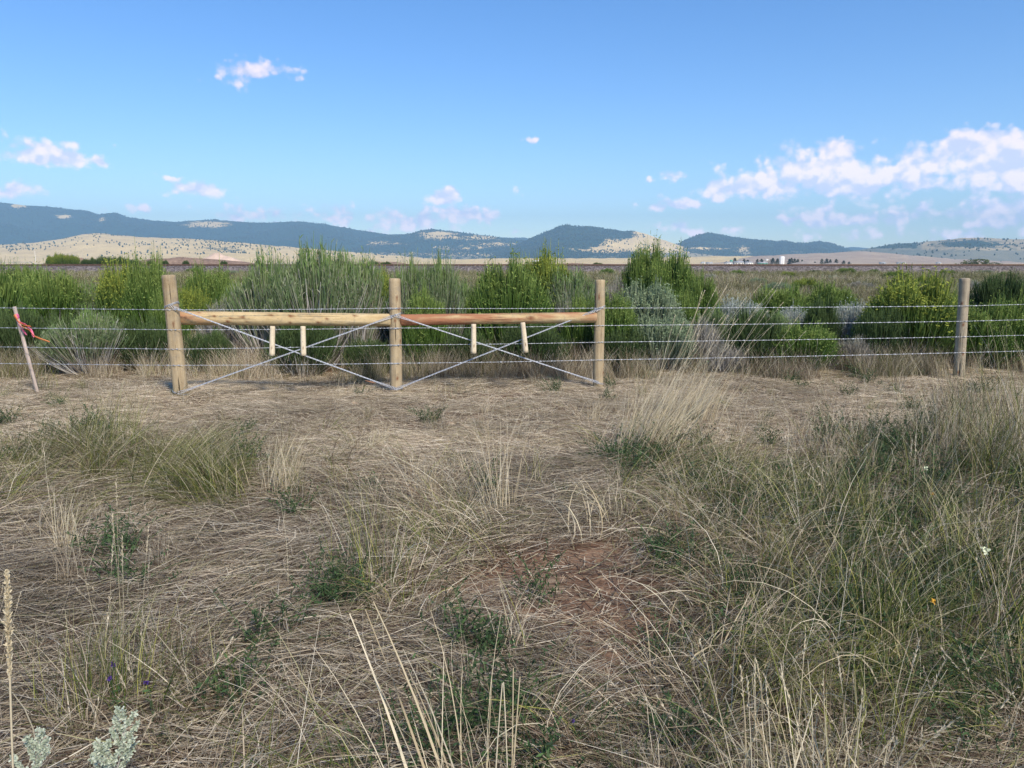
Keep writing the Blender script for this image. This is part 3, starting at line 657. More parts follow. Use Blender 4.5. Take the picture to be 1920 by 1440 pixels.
def log(name, A, B, r0, r1, mat, parent, seed=0, knots=(), bark=None, endcol=None, bev=.012, crack=None):
    """log from A to B; local z runs along it, so grain follows the wood"""
    A = np.array(A, float); B = np.array(B, float); L = np.linalg.norm(B-A)
    K = max(12, int(L/.035)); sides = 40; r = np.random.default_rng(seed)
    z = np.linspace(0, L, K); th = np.arange(sides)*2*np.pi/sides
    qt = Vector(B-A).to_track_quat('Z', 'Y'); fv = qt.inverted() @ Vector((0,-1,0)); uv = qt.inverted() @ Vector((0,-.3,1) if abs(B[0]-A[0]) > 1 else (1,-.3,0))
    tf = math.atan2(fv.y, fv.x); sg = 1 if math.sin(math.atan2(uv.y, uv.x)-tf) > 0 else -1
    ths = sg*(th-tf)            # 0 faces the camera side, positive goes up (rails) or right (posts)
    rad = np.interp(z, (0,L), (r0,r1))*(1+.02*np.sin(z*3.1+seed)+.012*np.sin(z*8+seed*2))
    RR = rad[:,None]*(1+.02*np.sin(2*th+seed)[None,:]+.012*np.sin(3*th+z[:,None]*2+seed))
    RR = RR*(1+vn(np.stack(np.broadcast_arrays(th[None,:]*2, z[:,None]*6), -1), 1.5, seed, 3)*.018)
    tint = np.zeros((K,sides,3)); tint[...,0] = .5
    for (kz, kt, ks) in knots:
        dth = (ths[None,:]-kt+np.pi)%(2*np.pi)-np.pi
        dd = np.hypot((z[:,None]-kz)/ (ks*1.6), dth*rad[:,None]/ks)
        tint[...,1] = np.maximum(tint[...,1], np.clip(1.5-dd*1.1, 0, 1)); RR = RR+.006*np.exp(-dd**2)
    if bark: tint[...,2] = bark(z[:,None]/L, (ths[None,:]+np.pi)%(2*np.pi)-np.pi)
    if crack is not None:
        dth = (ths-crack+np.pi)%(2*np.pi)-np.pi
        RR = RR-np.exp(-(dth/.09)**2)[None,:]*.05*np.clip((.42-z/L)/.1, 0, 1)[:,None]
    V = np.stack((RR*np.cos(th), RR*np.sin(th), np.broadcast_to(z[:,None], RR.shape)), -1)
    rings = [V[0]*np.array((.93,.93,1))]+[V[k] for k in range(K)]+[V[-1]*np.array((.9,.9,1))+np.array((0,0,bev*.6)), V[-1]*np.array((.5,.5,1))+np.array((0,0,bev))]
    tr = [tint[0]]+[tint[k] for k in range(K)]+[tint[-1]]*2
    VV = np.concatenate(rings+[np.array([[0,0,0]]), np.array([[0,0,L+bev]])]); TT = np.concatenate(tr+[np.full((2,3), .0)]); KK = len(rings)
    i = np.arange(KK-1)[:,None]*sides; j = np.arange(sides)[None,:]; j2 = (j+1)%sides
    Q = np.stack((i+j, i+j2, i+sides+j2, i+sides+j), -1).reshape(-1,4)
    jj = np.arange(sides); c0 = KK*sides
    Q3 = np.concatenate((np.stack((jj*0+c0, (jj+1)%sides, jj), -1), np.stack((jj*0+c0+1, (KK-1)*sides+jj, (KK-1)*sides+(jj+1)%sides), -1)))
    o = obj(name, make_mesh(name, VV, [Q, Q3], attr={'tint': TT}, mat=mat, smooth=True), parent)
    o.location = A; o.rotation_mode = 'QUATERNION'; o.rotation_quaternion = Vector(B-A).to_track_quat('Z', 'Y')
    return o
fence = empty('barbed_wire_fence', (0,0,0), label='four strand barbed wire fence with double timber brace crossing the view', cat='fence')
DP = [8.85, 9.37, 9.57, 10.35]
posts_px = [((316,517),(341,752),.074,.088), ((740,523.5),(743,737),.069,.075), ((1125.5,526),(1121,733),.063,.062), ((1809,523),(1797,714),.064,.067)]
PT = []
for k, ((tx,ty),(bx,by),rt,rb) in enumerate(posts_px):
    T_ = at(tx,ty,DP[k]); B_ = at(bx,by,DP[k]); PT.append((B_, T_))
    d_ = (B_-T_)/np.linalg.norm(B_-T_); B2 = B_+d_*.45
    o = log('post', B2, T_, rb*1.03, rt, M_oldpost if k == 3 else M_post, fence, seed=k+3,
        knots=[(random.uniform(.5,1.8), random.uniform(0,6.28), .016) for _ in range(7)], crack=(-.45 if k == 3 else None))
    if k == 0: o['label'] = 'thick post leaning left at the left end of the brace'
    if k == 3: o['label'] = 'weathered grey post split at its base'
# the next posts of the line, beyond both edges of the picture
EL = np.array((-9.6, 9.6, 0.)); ER = np.array((11.6, 11.2, 0.))
for k, E_ in enumerate((EL, ER)):
    log('post', E_+np.array((0,0,-.4)), E_+np.array((.02,0,1.35)), .07, .065, M_oldpost, fence, seed=20+k)
def on_post(k, py, front=1.0):      # point on the face of post k at image row py
    (tx,ty),(bx,by),rt,rb = posts_px[k]; f_ = (py-ty)/(by-ty); px = tx+(bx-tx)*f_
    q = at(px, py, DP[k]); q[1] -= front*(rt+(rb-rt)*f_+.006); return q
WY = [[573,580,577,577,573],[612,617,614,609.5,601.5],[649,653,645.5,640.5,630.5],[683,683,679.5,673.5,660]]
def twisted(P0, sag=0.0, strands=2, R_=.0016, r=.0014, pitch=.09, step=.02, fl=None, sides=5):
    """strands twisted round the polyline P0"""
    P0 = np.array(P0, float); seg = np.linalg.norm(np.diff(P0, axis=0), axis=1); L = np.concatenate(([0], np.cumsum(seg)))
    K = int(L[-1]/step)+2; s_ = np.linspace(0, L[-1], K); C = np.stack([np.interp(s_, L, P0[:,i]) for i in range(3)], -1)
    for a_, b_ in zip(L[:-1], L[1:]):
        m_ = (s_ >= a_)&(s_ <= b_); u = (s_[m_]-a_)/(b_-a_); C[m_,2] -= sag*4*u*(1-u)
    T = norm(np.gradient(C, axis=0)); A_ = norm(np.cross(T, np.array((0,1.,0)))); B_ = np.cross(T, A_)
    out = []
    for k in range(strands):
        ph = s_/pitch*2*np.pi+k*2*np.pi/strands
        rr = R_ if fl is None else R_+fl(s_/L[-1])
        ang = ph if fl is None else np.where(np.full(K, True), ph, ph)
        P_ = C+(A_*np.cos(ang)[:,None]+B_*np.sin(ang)[:,None])*(rr if np.ndim(rr) == 0 else rr[:,None])
        out.append(tubes(P_[None], np.full((1,K), r), np.full((1,2), .5), sides))
    return out, C, s_
for w_ in range(4):
    ys_ = WY[w_]
    pts = [EL+np.array((0,-.08,1.12-.235*w_)), on_post(0, ys_[1]), on_post(1, ys_[2]), on_post(2, ys_[3]), on_post(3, ys_[4]), ER+np.array((0,-.08,1.12-.225*w_))]
    pts[0][2] = at(-10, ys_[0], 9.1)[2]+.0
    out, C, s_ = twisted(pts, .006)
    # barbs : four points wound on every 12.5 cm
    bs = np.arange(.05, s_[-1], .127)+RNG.uniform(-.01,.01,len(np.arange(.05, s_[-1], .127)))
    BC = np.stack([np.interp(bs, s_, C[:,i]) for i in range(3)], -1)
    for a_ in (-1, 1):
        d_ = RNG.normal(size=(len(bs),3)); d_[:,0] = a_*.35; d_ = norm(d_)*.014
        e_ = d_*-1; e_[:,0] = d_[:,0]
        out.append(tubes(np.stack((BC-d_, BC+d_*.1, BC+d_), 1), np.tile(np.array((.0007,.0016,.0007)), (len(bs),1)), np.full((len(bs),2), .5), 4))
    x_ = np.array((1.,0,0)); out.append(tubes(np.stack((BC-x_*.008, BC+x_*.008), 1), np.full((len(bs),2), .0052), np.full((len(bs),2), .5), 5))
    V,Q,Cc = merge(out); obj('barbed_wire', make_mesh('barbed_wire', V, Q, mat=M_galv, smooth=True), fence)
    # tie-off wraps on the brace posts, staples on the line post
    for k in (0,1,2):
        c_ = (PT[k][0]+(PT[k][1]-PT[k][0])*((posts_px[k][1][1]-ys_[k+1])/(posts_px[k][1][1]-posts_px[k][0][1])))
        rr = (posts_px[k][2]+posts_px[k][3])/2+.006
        th = np.linspace(0, 4*np.pi, 60); Pw = np.stack((c_[0]+rr*np.cos(th), c_[1]+rr*np.sin(th), c_[2]+.012*np.sin(th*.5)+np.linspace(-.008,.008,60)), -1)
        if k == 1: 
            V,Q,Cc = tubes(Pw[None], np.full((1,60), .0024), np.full((1,2), .5), 5); obj('wire_wrap', make_mesh('wire_wrap', V, Q, mat=M_galv, smooth=True), fence)
    for k in (0,2,3):
        q = on_post(k, ys_[k+1]); V,Q,Cc = tubes(np.array([[q+(-.012,.012,.006), q+(-.012,-.008,.006), q+(.012,-.008,-.006), q+(.012,.012,-.006)]]), np.full((1,4), .0022), np.full((1,2), .5), 5)
        obj('staple', make_mesh('staple', V, Q, mat=M_galv), fence)
# brace rails
def bark1(z, th): return np.clip(.85-z*7+.25*np.sin(th*3+z*20)+vn(np.stack(np.broadcast_arrays(th*1.2, z*14), -1), 1.6, 3, 3)*.5, 0, 1)*.75
def bark2(z, th):
    n_ = vn(np.stack(np.broadcast_arrays(th*.9, z*7), -1), 1.3, 8, 4)
    return np.clip(1.55-z*1.45+n_*.9+.3*np.sin(th)*(z > .3), 0, 1)*.92
KN = [(.24,.9),(.42,.35),(.58,-.35),(.62,.1),(.74,.25),(.80,-.3),(1.06,.6),(1.3,.5),(1.29,-.45),(1.62,-.4),(1.72,.15),(2.05,.7)]
def raild(pxa, pya, pxb, pyb, da, db): return at(pxa, pya, da), at(pxb, pyb, db)
A_, B_ = raild(333, 596, 731, 600, 8.95, 9.37)
r1 = log('brace_rail', A_, B_, .079, .077, M_rail1, fence, 31, knots=[(a, b*1.1, .013+.008*((i*37)%5)/5) for i, (a,b) in enumerate(KN)], bark=bark1)
r1['label'] = 'pale peeled rail with dark knots'
A_, B_ = raild(750, 600, 1117, 595, 9.40, 9.55)
r2 = log('brace_rail', A_, B_, .071, .067, M_rail1, fence, 33, knots=[(1.62,.1,.028),(.5,-.2,.012),(1.1,.3,.010)], bark=bark2)
r2['label'] = 'reddish rail with bark left on it'
# diagonal brace wires (four strands twisted together, spreading at the posts)
def brace(a, b, name='brace_wire'):
    fl = lambda u: .0058+.012*np.clip((.10-u)/.10, 0, 1)+.012*np.clip((u-.90)/.10, 0, 1)
    out, C, s_ = twisted([a, (a+b)/2, b], 0, 4, .0, .0026, .17, .015, fl, 5)
    V,Q,Cc = merge(out); obj(name, make_mesh(name, V, Q, mat=M_galv, smooth=True), fence)
def wrap(k, py, tilt=.02, n_=2.0):
    (tx,ty),(bx,by),rt,rb = posts_px[k]; f_ = (py-ty)/(by-ty); c_ = at(tx+(bx-tx)*f_, py, DP[k]); rr = rt+(rb-rt)*f_+.005
    th = np.linspace(0, n_*2*np.pi, 70); Pw = np.stack((c_[0]+rr*np.cos(th), c_[1]+rr*np.sin(th), c_[2]+tilt*np.cos(th)+np.linspace(-.012,.012,70)), -1)
    V,Q,Cc = tubes(Pw[None], np.full((1,70), .0028), np.full((1,2), .5), 5); obj('wire_wrap', make_mesh('wire_wrap', V, Q, mat=M_galv, smooth=True), fence)
def op(k, py, dx): q = on_post(k, py); q[0] += dx*.05; return q
brace(op(0,572,0), op(1,727,0)); brace(op(0,735,0), op(1,592,-.3))
brace(op(1,590,0), op(2,716,0)); brace(op(1,728,0), op(2,578,0))
for k, py, tl in ((0,572,.03),(0,736,-.03),(1,591,.02),(1,728,.0),(2,577,.02),(2,717,-.02)): wrap(k, py, tl)
# twitch sticks hanging in the wires below the rails
for (xa,ya,xb,yb,d_) in ((511,612,510,667,8.98),(568,612,569,667,9.02),(888,608,888,663,9.28),(980,605,986,661,9.34)):
    log('twitch_stick', at(xb,yb,d_), at(xa,ya,d_+.02), .034, .030, M_stick, fence, int(xa), bev=.004, knots=[(.1,.2,.006)])

# ------------------------------------------------------------------ survey stake with ribbon
stb = ground_at(72,742,.0); D_ = stb[1]
stake = empty('survey_stake', tuple(stb), label='thin leaning wooden survey stake with pink and orange ribbons by the left edge', cat='survey stake')
T_ = at(27,575,D_+.05)-stb
ax = T_/np.linalg.norm(T_); sx = np.array((1,0,-ax[0]/ax[2])); sx /= np.linalg.norm(sx); sy = np.cross(ax, sx)
hw, ht = .020, .008
ring = [(-hw,-ht),(hw,-ht),(hw,ht),(-hw,ht)]
V = np.array([(ax*z)+sx*a*k+sy*b for z, k in ((-.2,.2),(-.05,1),(np.linalg.norm(T_)-.0,1)) for a,b in ring])
Q = np.array([(i*4+j, i*4+(j+1)%4, i*4+4+(j+1)%4, i*4+4+j) for i in range(2) for j in range(4)]+[(8,9,10,11)])
M_lath = wood_mat('weathered_lath', (.28,.22,.18), (.40,.33,.28), (.50,.42,.36))
obj('lath', make_mesh('lath', V, Q, attr={'tint': np.zeros((len(V),3))}, mat=M_lath), stake)
def ribbon_mat(name, c):
    m, t = new_mat(name); finish(t, t.mix(.0, c, c), .45, .4, trans=.4); return m
M_pinkr = ribbon_mat('pink_flagging', (.92,.22,.42)); M_or = ribbon_mat('orange_flagging', (.95,.40,.16))
def flag(pts, w, mat, seed, tw=2.0):
    pts = np.array([at(a,b,D_-.03+c)-stb for a,b,c in pts]); K = 22; u = np.linspace(0, len(pts)-1, K)
    P_ = np.stack([np.interp(u, np.arange(len(pts)), pts[:,i]) for i in range(3)], -1)
    T = norm(np.gradient(P_, axis=0)); a_ = norm(np.cross(T, np.array((0,1.,.1)))); b_ = np.cross(T, a_)
    an = np.sin(np.linspace(0, tw, K)+seed)*.9; sv = a_*np.cos(an)[:,None]+b_*np.sin(an)[:,None]
    ww = w*(1-np.linspace(0,1,K)**3*.5)
    th_ = .0008; nn = np.cross(T, sv)*th_
    V = np.concatenate((P_-sv*ww[:,None]/2+nn, P_+sv*ww[:,None]/2+nn, P_+sv*ww[:,None]/2-nn, P_-sv*ww[:,None]/2-nn)); i = np.arange(K-1)
    Q = np.concatenate([np.stack((i+a*K, i+b*K, i+1+b*K, i+1+a*K), -1) for a, b in ((0,1),(1,2),(2,3),(3,0))])
    return obj('ribbon', make_mesh('ribbon', V, Q, mat=mat, smooth=False), stake)
flag([(27,590,0),(34,603,-.01),(45,610,-.04),(58,612,-.06)], .040, M_or, .2)
flag([(30,594,0),(40,612,-.03),(55,619,-.05),(64,630,-.06),(78,636,-.08),(93,641,-.1)], .034, M_or, 1.0)
flag([(36,604,0),(48,608,-.02),(58,619,-.03),(64,632,-.05)], .036, M_pinkr, .5, 4)
flag([(34,606,0),(42,618,.0),(50,628,.02)], .022, M_pinkr, 2.0)
c_ = at(31.5,593,D_+.04)-stb
V,Q,Cc = tubes(np.array([[c_-ax*.028+sx*0, c_-ax*.01, c_+ax*.012, c_+ax*.028]]), np.array([[.020,.027,.026,.019]]), np.full((1,2), .5), 10)
o = obj('ribbon_wrap', make_mesh('ribbon_wrap', V, Q, mat=M_pinkr, smooth=True), stake)

# ------------------------------------------------------------------ shrubs
def shrub_mesh(kind, seed, nm, ns, shape):
    """unit shrub: about 1 m across and 1 m tall. returns (foliage mesh, branch mesh)"""
    r = np.random.default_rng(seed)
    def dome(rho, ph):
        lob = 1+.10*np.sin(ph*3+seed)+.08*np.sin(ph*5+seed*2)
        if shape == 'fan': return (1-.30*rho**2)*(.82+.2*np.sin(ph*4+rho*5+seed)*.5+.08)
        if shape == 'flat': return (1-.38*rho**3)*lob*.95
        if shape == 'loose': return (1-.45*rho**2)*(.75+.3*r.uniform(size=rho.shape))
        return (1-.40*rho**3)*lob
    nc = 24 if kind in ('tall','grey') else 30                                                   # main clumps, so that the outline is uneven
    cph = r.uniform(0, 2*np.pi, nc); crho = np.sqrt(r.uniform(0, 1, nc)); ch = r.uniform(.92, 1.05, nc) if kind in ('sage','blue') else (r.uniform(.80, 1.06, nc) if kind in ('tall','grey') else r.uniform(.80, 1.06, nc))
    def paths(n, K, spread=.085, t0=0.0, hj=.06):
        c = r.integers(0, nc, n)
        ex = np.cos(cph[c])*crho[c]*.44+r.normal(size=n)*spread; ey = np.sin(cph[c])*crho[c]*.46+r.normal(size=n)*spread
        rho = np.clip(np.hypot(ex, ey)/.52, 0, 1.15); ph = np.arctan2(ey, ex)
        h = dome(rho, ph)*ch[c]*(1+r.normal(size=n)*hj)
        bx = ex*.22+r.normal(size=n)*.03; by = ey*.22+r.normal(size=n)*.03
        t = t0[:,None]+(1-t0[:,None])*np.linspace(0,1,K)[None,:]
        q = t**.75 if shape != 'fan' else t**.9
        X = bx[:,None]+(ex-bx)[:,None]*q; Y = by[:,None]+(ey-by)[:,None]*q; Z = h[:,None]*t**1.12
        wob = .012; X = X+np.sin(t*7+r.uniform(0,6,n)[:,None])*wob; Y = Y+np.sin(t*6+r.uniform(0,6,n)[:,None])*wob
        return np.stack((X, Y, Z), -1), h
    fp = []
    t0 = r.uniform(.30, .80, ns) if kind in ('tall','grey','blue') else r.uniform(.12, .78, ns)
    P_, h = paths(ns, 5, .072 if kind in ('tall','grey') else .085, t0)
    w = np.full((ns,5), .0078)*np.array((.55,.8,1,1,.35))*(1.0 if kind != 'grey' else .8)
    V,Q,C = ribbons(P_, w, r.uniform(size=(ns,2)))
    C[:,1] = np.clip(V[:,2]/(.95), 0, 1.0)*.9+C[:,1]*.1       # colour follows height in the shrub
    fp.append((V,Q,C))
    # side leaves, short and narrow, on the outer shoots
    nl = int(ns*1.6); k = r.integers(0, ns, nl); u = r.uniform(.35, 1, nl)
    i0 = np.clip((u*4).astype(int), 0, 3); f_ = (u*4-i0)[:,None]
    B0 = P_[k,i0]*(1-f_)+P_[k,i0+1]*f_
    d = r.normal(size=(nl,3)); d[:,2] = np.abs(d[:,2])+1.1; d = norm(d)*r.uniform(.03,.07,nl)[:,None]
    V,Q,C = ribbons(np.stack((B0, B0+d*.5+np.array((0,0,.004)), B0+d), 1), np.tile(np.array((.004,.008,.002)), (nl,1)), r.uniform(size=(nl,2)))
    C[:,1] = np.clip(V[:,2]/.95, 0, 1); fp.append((V,Q,C))
    if kind in ('yellow','sage','green','blue'):              # flower heads / flat tops at the tips
        nt = int(ns*(.5 if kind != 'green' else .22)); k = r.integers(0, ns, nt); tip = P_[k,-1]; m_ = 3
        d = r.normal(size=(nt*m_,3))*np.array((1,1,.6))
        b0 = np.repeat(tip, m_, 0)
        e = b0+norm(d)*r.uniform(.008,.024,nt*m_)[:,None]
        V,Q,C = ribbons(np.stack((b0, (b0+e)/2, e), 1), np.tile(np.array((.006,.013,.007)), (nt*m_,1)), r.uniform(size=(nt*m_,2)))
        C[:,1] = 1; C[:,2] = np.clip(C[:,2]+.4, 0, 1); fp.append((V,Q,C))
    V,Q,C = merge(fp); fol = make_mesh('foliage', V, Q, attr={'tint': C}, mat=SH[kind])
    P_, h = paths(nm, 6, .09, np.zeros(nm), .1)
    P_ = P_*np.array((1,1,.86 if kind in ('tall','grey','blue') else .62))
    w = np.array((.016,.013,.010,.007,.005,.003))[None,:]*r.uniform(.4,1.1,nm)[:,None]*(.75 if kind in ('tall','grey','blue') else .5)
    V,Q,C = tubes(P_, w, r.uniform(size=(nm,2)), 3)
    bra = make_mesh('branches', V, Q, attr={'tint': C}, mat=M_twig)
    return fol, bra
SP = {}
def protos(kind, shape, cnt, nm, ns):
    SP[kind] = [shrub_mesh(kind, 100+7*i+hash(kind)%1, nm, ns, shape if i % 2 == 0 else shape) for i in range(cnt)]
protos('green','dome',3,200,3400); protos('tall','fan',3,560,3000); protos('yellow','dome',2,160,3000)
protos('sage','flat',2,260,2600); protos('blue','loose',2,380,2200); protos('grey','loose',2,480,1300); protos('dark','dome',2,220,2600)
def shrub(px, pyt, pyb, wpx, kind, label, group=None, cat='shrub', name='rabbitbrush', ymul=1.0):
    g = ground_at(px, pyb); d = g[1]; w = wpx/F*d; h = (at(px, pyt, d)[2]-g[2])
    zz = float(hgt(np.array(g[0]), np.array(g[1])))
    o = empty(name, (g[0], g[1]+w*.25, zz-.02), random.uniform(0, 6.28), label=label, cat=cat, group=group)
    o.scale = (w*1.08, w*1.08, h*(.88 if kind in ('sage','blue') else 1.0))
    fo, br = SP[kind][random.randrange(len(SP[kind]))]
    obj('foliage', fo, o); obj('branches', br, o)
    return o
SHR = [
 (12,520,648,150,'green','large green shrub at the left edge behind the survey stake'),
 (85,522,655,140,'green','wide green shrub above the orange ribbons, second from the left edge'),
 (165,532,650,120,'tall','green shrub just right of the wide one at the left edge'),
 (225,514,655,120,'yellow','yellowish topped green shrub left of the leaning post'),
 (280,503,668,90,'green','tall light green shrub touching the leaning post from the left'),
 (20,590,700,120,'dark','dark low shrub at the left edge behind the survey stake foot'),
 (150,578,708,150,'tall','fan shaped shrub with pale green tips and grey base right of the survey stake'),
 (265,612,700,110,'dark','dark shaded shrub at the foot of the leaning post'),
 (352,548,655,90,'yellow','small yellow topped dome right of the leaning post above the rail'),
 (385,520,640,110,'green','light green shrub above the pale rail near the leaning post'),
 (408,560,690,90,'grey','dry brownish grey shrub left of the giant grey one'),
 (385,630,704,100,'dark','low dark shrub under the left end of the pale rail'),
 (500,478,692,160,'tall','left third of the giant grey green clump, paler stems'),
 (585,452,694,190,'tall','tallest grey shrub of all, middle of the giant clump'),
 (655,478,690,140,'tall','greener right third of the giant grey clump'),
 (560,600,708,140,'dark','dark low shrub hidden below the pale rail behind the sticks'),
 (690,640,704,110,'dark','dark green shrub low behind the middle post at its left'),
 (715,522,640,60,'yellow','small green shrub peeping out left of the middle post top'),
 (772,482,690,100,'tall','narrow pale stemmed shrub right of the middle post'),
 (824,478,690,105,'tall','narrow tall shrub with a bright green tuft on top, second right of the middle post'),
 (795,560,702,90,'green','green shrub behind the left end of the reddish rail'),
 (872,530,655,100,'tall','dry pale shrub left of the bright green dome'),
 (868,630,706,110,'dark','dark low shrub under the reddish rail'),
 (952,510,690,165,'green','bright green dome shrub above the reddish rail'),
 (1000,610,706,130,'dark','dark shrub under the reddish rail behind the tilted stick'),
 (1022,492,650,120,'yellow','light green shrub rising behind the bright green dome'),
 (1078,500,655,125,'tall','pale green feathery shrub left of the third post top'),
 (1060,560,680,70,'grey','grey twiggy shrub between the bright dome and the third post'),
 (1095,570,690,80,'green','yellow green shrub touching the third post from the left'),
 (1150,565,700,100,'green','green shrub touching the third post from the right'),
 (1160,512,640,70,'grey','grey brown twiggy shrub behind the blue green sage'),
 (1212,478,640,105,'green','tallest bright green shrub with a pointed top right of the third post'),
 (1262,498,650,120,'green','bright green shrub on the right shoulder of the pointed one'),
 (1318,528,655,70,'green','small upright green shrub right of the pointed one'),
 (1218,526,680,150,'sage','rounded blue green sage shrub right of the third post'),
 (1240,590,704,150,'sage','lower sage shrub with grey twigs below the rounded one'),
 (1315,590,700,100,'grey','grey twiggy shrub behind the tall leaning grass stalks'),
 (1390,543,668,130,'blue','tall grey leafless shrub above the top wire right of the leaning stalks'),
 (1420,590,702,110,'dark','dark green shrub right of the leaning stalks'),
 (1468,545,640,110,'green','dark green dome behind the pale blue grey shrub'),
 (1490,566,672,95,'blue','pale blue grey shrub, left one of the two'),
 (1560,540,630,110,'green','green dome between the two pale blue grey shrubs'),
 (1607,556,672,110,'blue','pale blue grey shrub, right one of the two'),
 (1508,618,706,150,'green','low green dome with dark grey base below the blue grey shrubs'),
 (1600,630,702,90,'grey','dry grey twiggy shrub below the right blue grey one'),
 (1655,590,700,100,'dark','dark shrub left of the great green dome'),
 (1728,540,695,185,'yellow','great green dome with yellow tops left of the weathered post'),
 (1845,590,700,130,'green','green shrub just right of the weathered post'),
 (1905,575,698,110,'green','green shrub at the right edge under the top wire'),
 (1885,527,625,120,'dark','darker green dome behind, at the right edge'),
 (445,540,672,90,'green','green shrub between the dry brownish one and the giant clump'),
 (735,560,676,70,'tall','greyish shrub hidden behind the middle post'),
 (905,560,668,80,'green','green shrub filling the left foot of the bright dome'),
 (1130,560,690,80,'tall','pale stemmed shrub hidden behind the third post'),
 (1180,620,706,110,'dark','dark brown green shrub low behind the third post at its right'),
 (1350,575,680,80,'tall','grey green upright shrub behind the leaning stalks'),
 (1365,640,705,90,'grey','low grey twiggy shrub at the foot of the leaning stalks'),
 (1450,580,680,90,'tall','grey green fan shrub left of the pale blue grey pair'),
 (1545,575,682,80,'dark','dark shrub between the pale blue grey pair'),
 (1690,560,672,90,'green','green shrub on the left shoulder of the great dome'),
 (1785,565,685,90,'green','green shrub directly behind the weathered post'),
 (105,600,690,100,'dark','dark shrub behind the orange ribbon ends'),
 (310,560,676,70,'green','green shrub directly behind the leaning post'),
 (1275,560,672,80,'green','green shrub right of the rounded sage'),
]
for s_ in SHR:
    if s_[5]: shrub(*s_)
for (px,pt,pb,w,k,lb) in [
 (-60,520,690,170,'green','green shrub just beyond the left edge'),(1990,560,690,150,'green','green shrub just beyond the right edge'),
 (45,508,600,50,'green','small green shrub behind the left shrubs'),(1355,520,575,0,'green','')]:
    if w: shrub(px,pt,pb,w,k,lb)
# shrubs out in the meadow
FARS = [(1590,504,517,40,'green','rounded dark green shrub at the foot of the ballast bank, right of the silo'),(1685,511,528,46,'green','bright green shrub in the meadow left of the weathered post'),
 (1565,516,531,36,'sage','grey green shrub in the meadow below the gravel heaps'),(1640,506,516,24,'green','small shrub on the ballast foot right of the heaps'),
 (1480,511,526,34,'yellow','yellow green shrub in the meadow below the white silo'),(1425,520,541,44,'sage','grey green shrub in the meadow below the green tower'),
 (1780,508,520,30,'green','small green shrub in the meadow behind the weathered post'),(1850,506,516,34,'sage','grey green shrub at the bank foot at the far right'),
 (1890,512,524,40,'green','green meadow shrub at the far right edge'),(1740,520,545,50,'yellow','yellow green shrub behind the great green dome'),
 (1530,507,515,26,'dark','dark low shrub on the bank foot below the heaps'),(1620,525,552,60,'grey','dry grey shrub in the meadow above the blue grey one'),
 (1140,505,520,30,'green','small shrub at the bank foot above the third post'),(830,508,520,20,'yellow','tiny yellow green shrub in the meadow right of the middle post'),
 (230,498,512,0,'green',''),(108,505,516,22,'sage','small grey shrub at the bank foot at the left'),(170,510,524,26,'grey','dry meadow shrub above the left shrubs'),
 (430,506,520,30,'sage','grey shrub left of the giant clump at the bank foot'),(360,504,516,30,'green','small green shrub at the bank foot near the leaning post'),
 (705,503,516,26,'sage','small grey shrub at the bank foot left of the middle post'),(1335,512,530,34,'grey','dry shrub in the meadow right of the bright shrub'),
 (1385,508,522,30,'green','small green shrub in the meadow below the left pines'),(1460,528,560,60,'sage','sage shrub in the meadow above the pale blue grey shrub'),
 (1515,525,556,56,'yellow','yellowish shrub in the meadow above the dark green dome'),(1830,524,556,60,'grey','dry shrub behind the weathered post at its right')]
for s_ in FARS:
    if s_[5]: shrub(*s_, name='meadow_shrub')
# bushes on the mounds behind the track
def far_bush(px, pyt, D, wpx, kind, label, zb):
    w = wpx/F*D; a = at(px, pyt, D); o = empty('bush', (a[0], D, zb), random.uniform(0,6), label=label, cat='bush'); h = a[2]-zb
    o.scale = (w, w, h*1.05); fo, br = SP[kind][random.randrange(len(SP[kind]))]; obj('foliage', fo, o); obj('branches', br, o)
for k, (px, pt, w, kd, lb) in enumerate([(96,483,22,'yellow','leftmost yellow green bush on the soil mound'),(112,479,26,'yellow','topmost yellow green bush on the soil mound'),
  (124,482,20,'yellow','bush right of the topmost one on the soil mound'),(138,482,20,'yellow','rightmost yellow bush on the soil mound'),(104,489,26,'yellow','lower bush on the face of the soil mound')]):
    far_bush(px, pt, 136, w, kd, lb, .6 if k < 4 else .2)
for k, (px, pt, w, lb) in enumerate([(170,487.5,40,'left part of the dark bushes behind the rails'),(197,484.5,46,'tallest dark bush behind the rails at the left'),(222,485.5,44,'dark bush right of the tallest one behind the rails'),(246,488.5,34,'right end of the dark bushes behind the rails')]):
    far_bush(px, pt, 131, w, 'dark', lb, .1)
for k, (px, pt, w, lb) in enumerate([(280,490,12,'first small bush on the spoil bank right of the dark bushes'),(310,490,14,'second small bush on the spoil bank'),(348,490.5,16,'third small bush on the spoil bank'),(420,491,16,'small bush on the spoil bank left of the giant clump'),
   (700,492,30,'dark bush on the bank left of the middle post'),(724,492.5,26,'dark bush on the bank above the middle post'),(1330,498,24,'low bush on top of the bank right of the bright shrub'),(1120,494,26,'low bush on the bank above the third post')]):
    far_bush(px, pt, 138, w, 'dark', lb, .5)
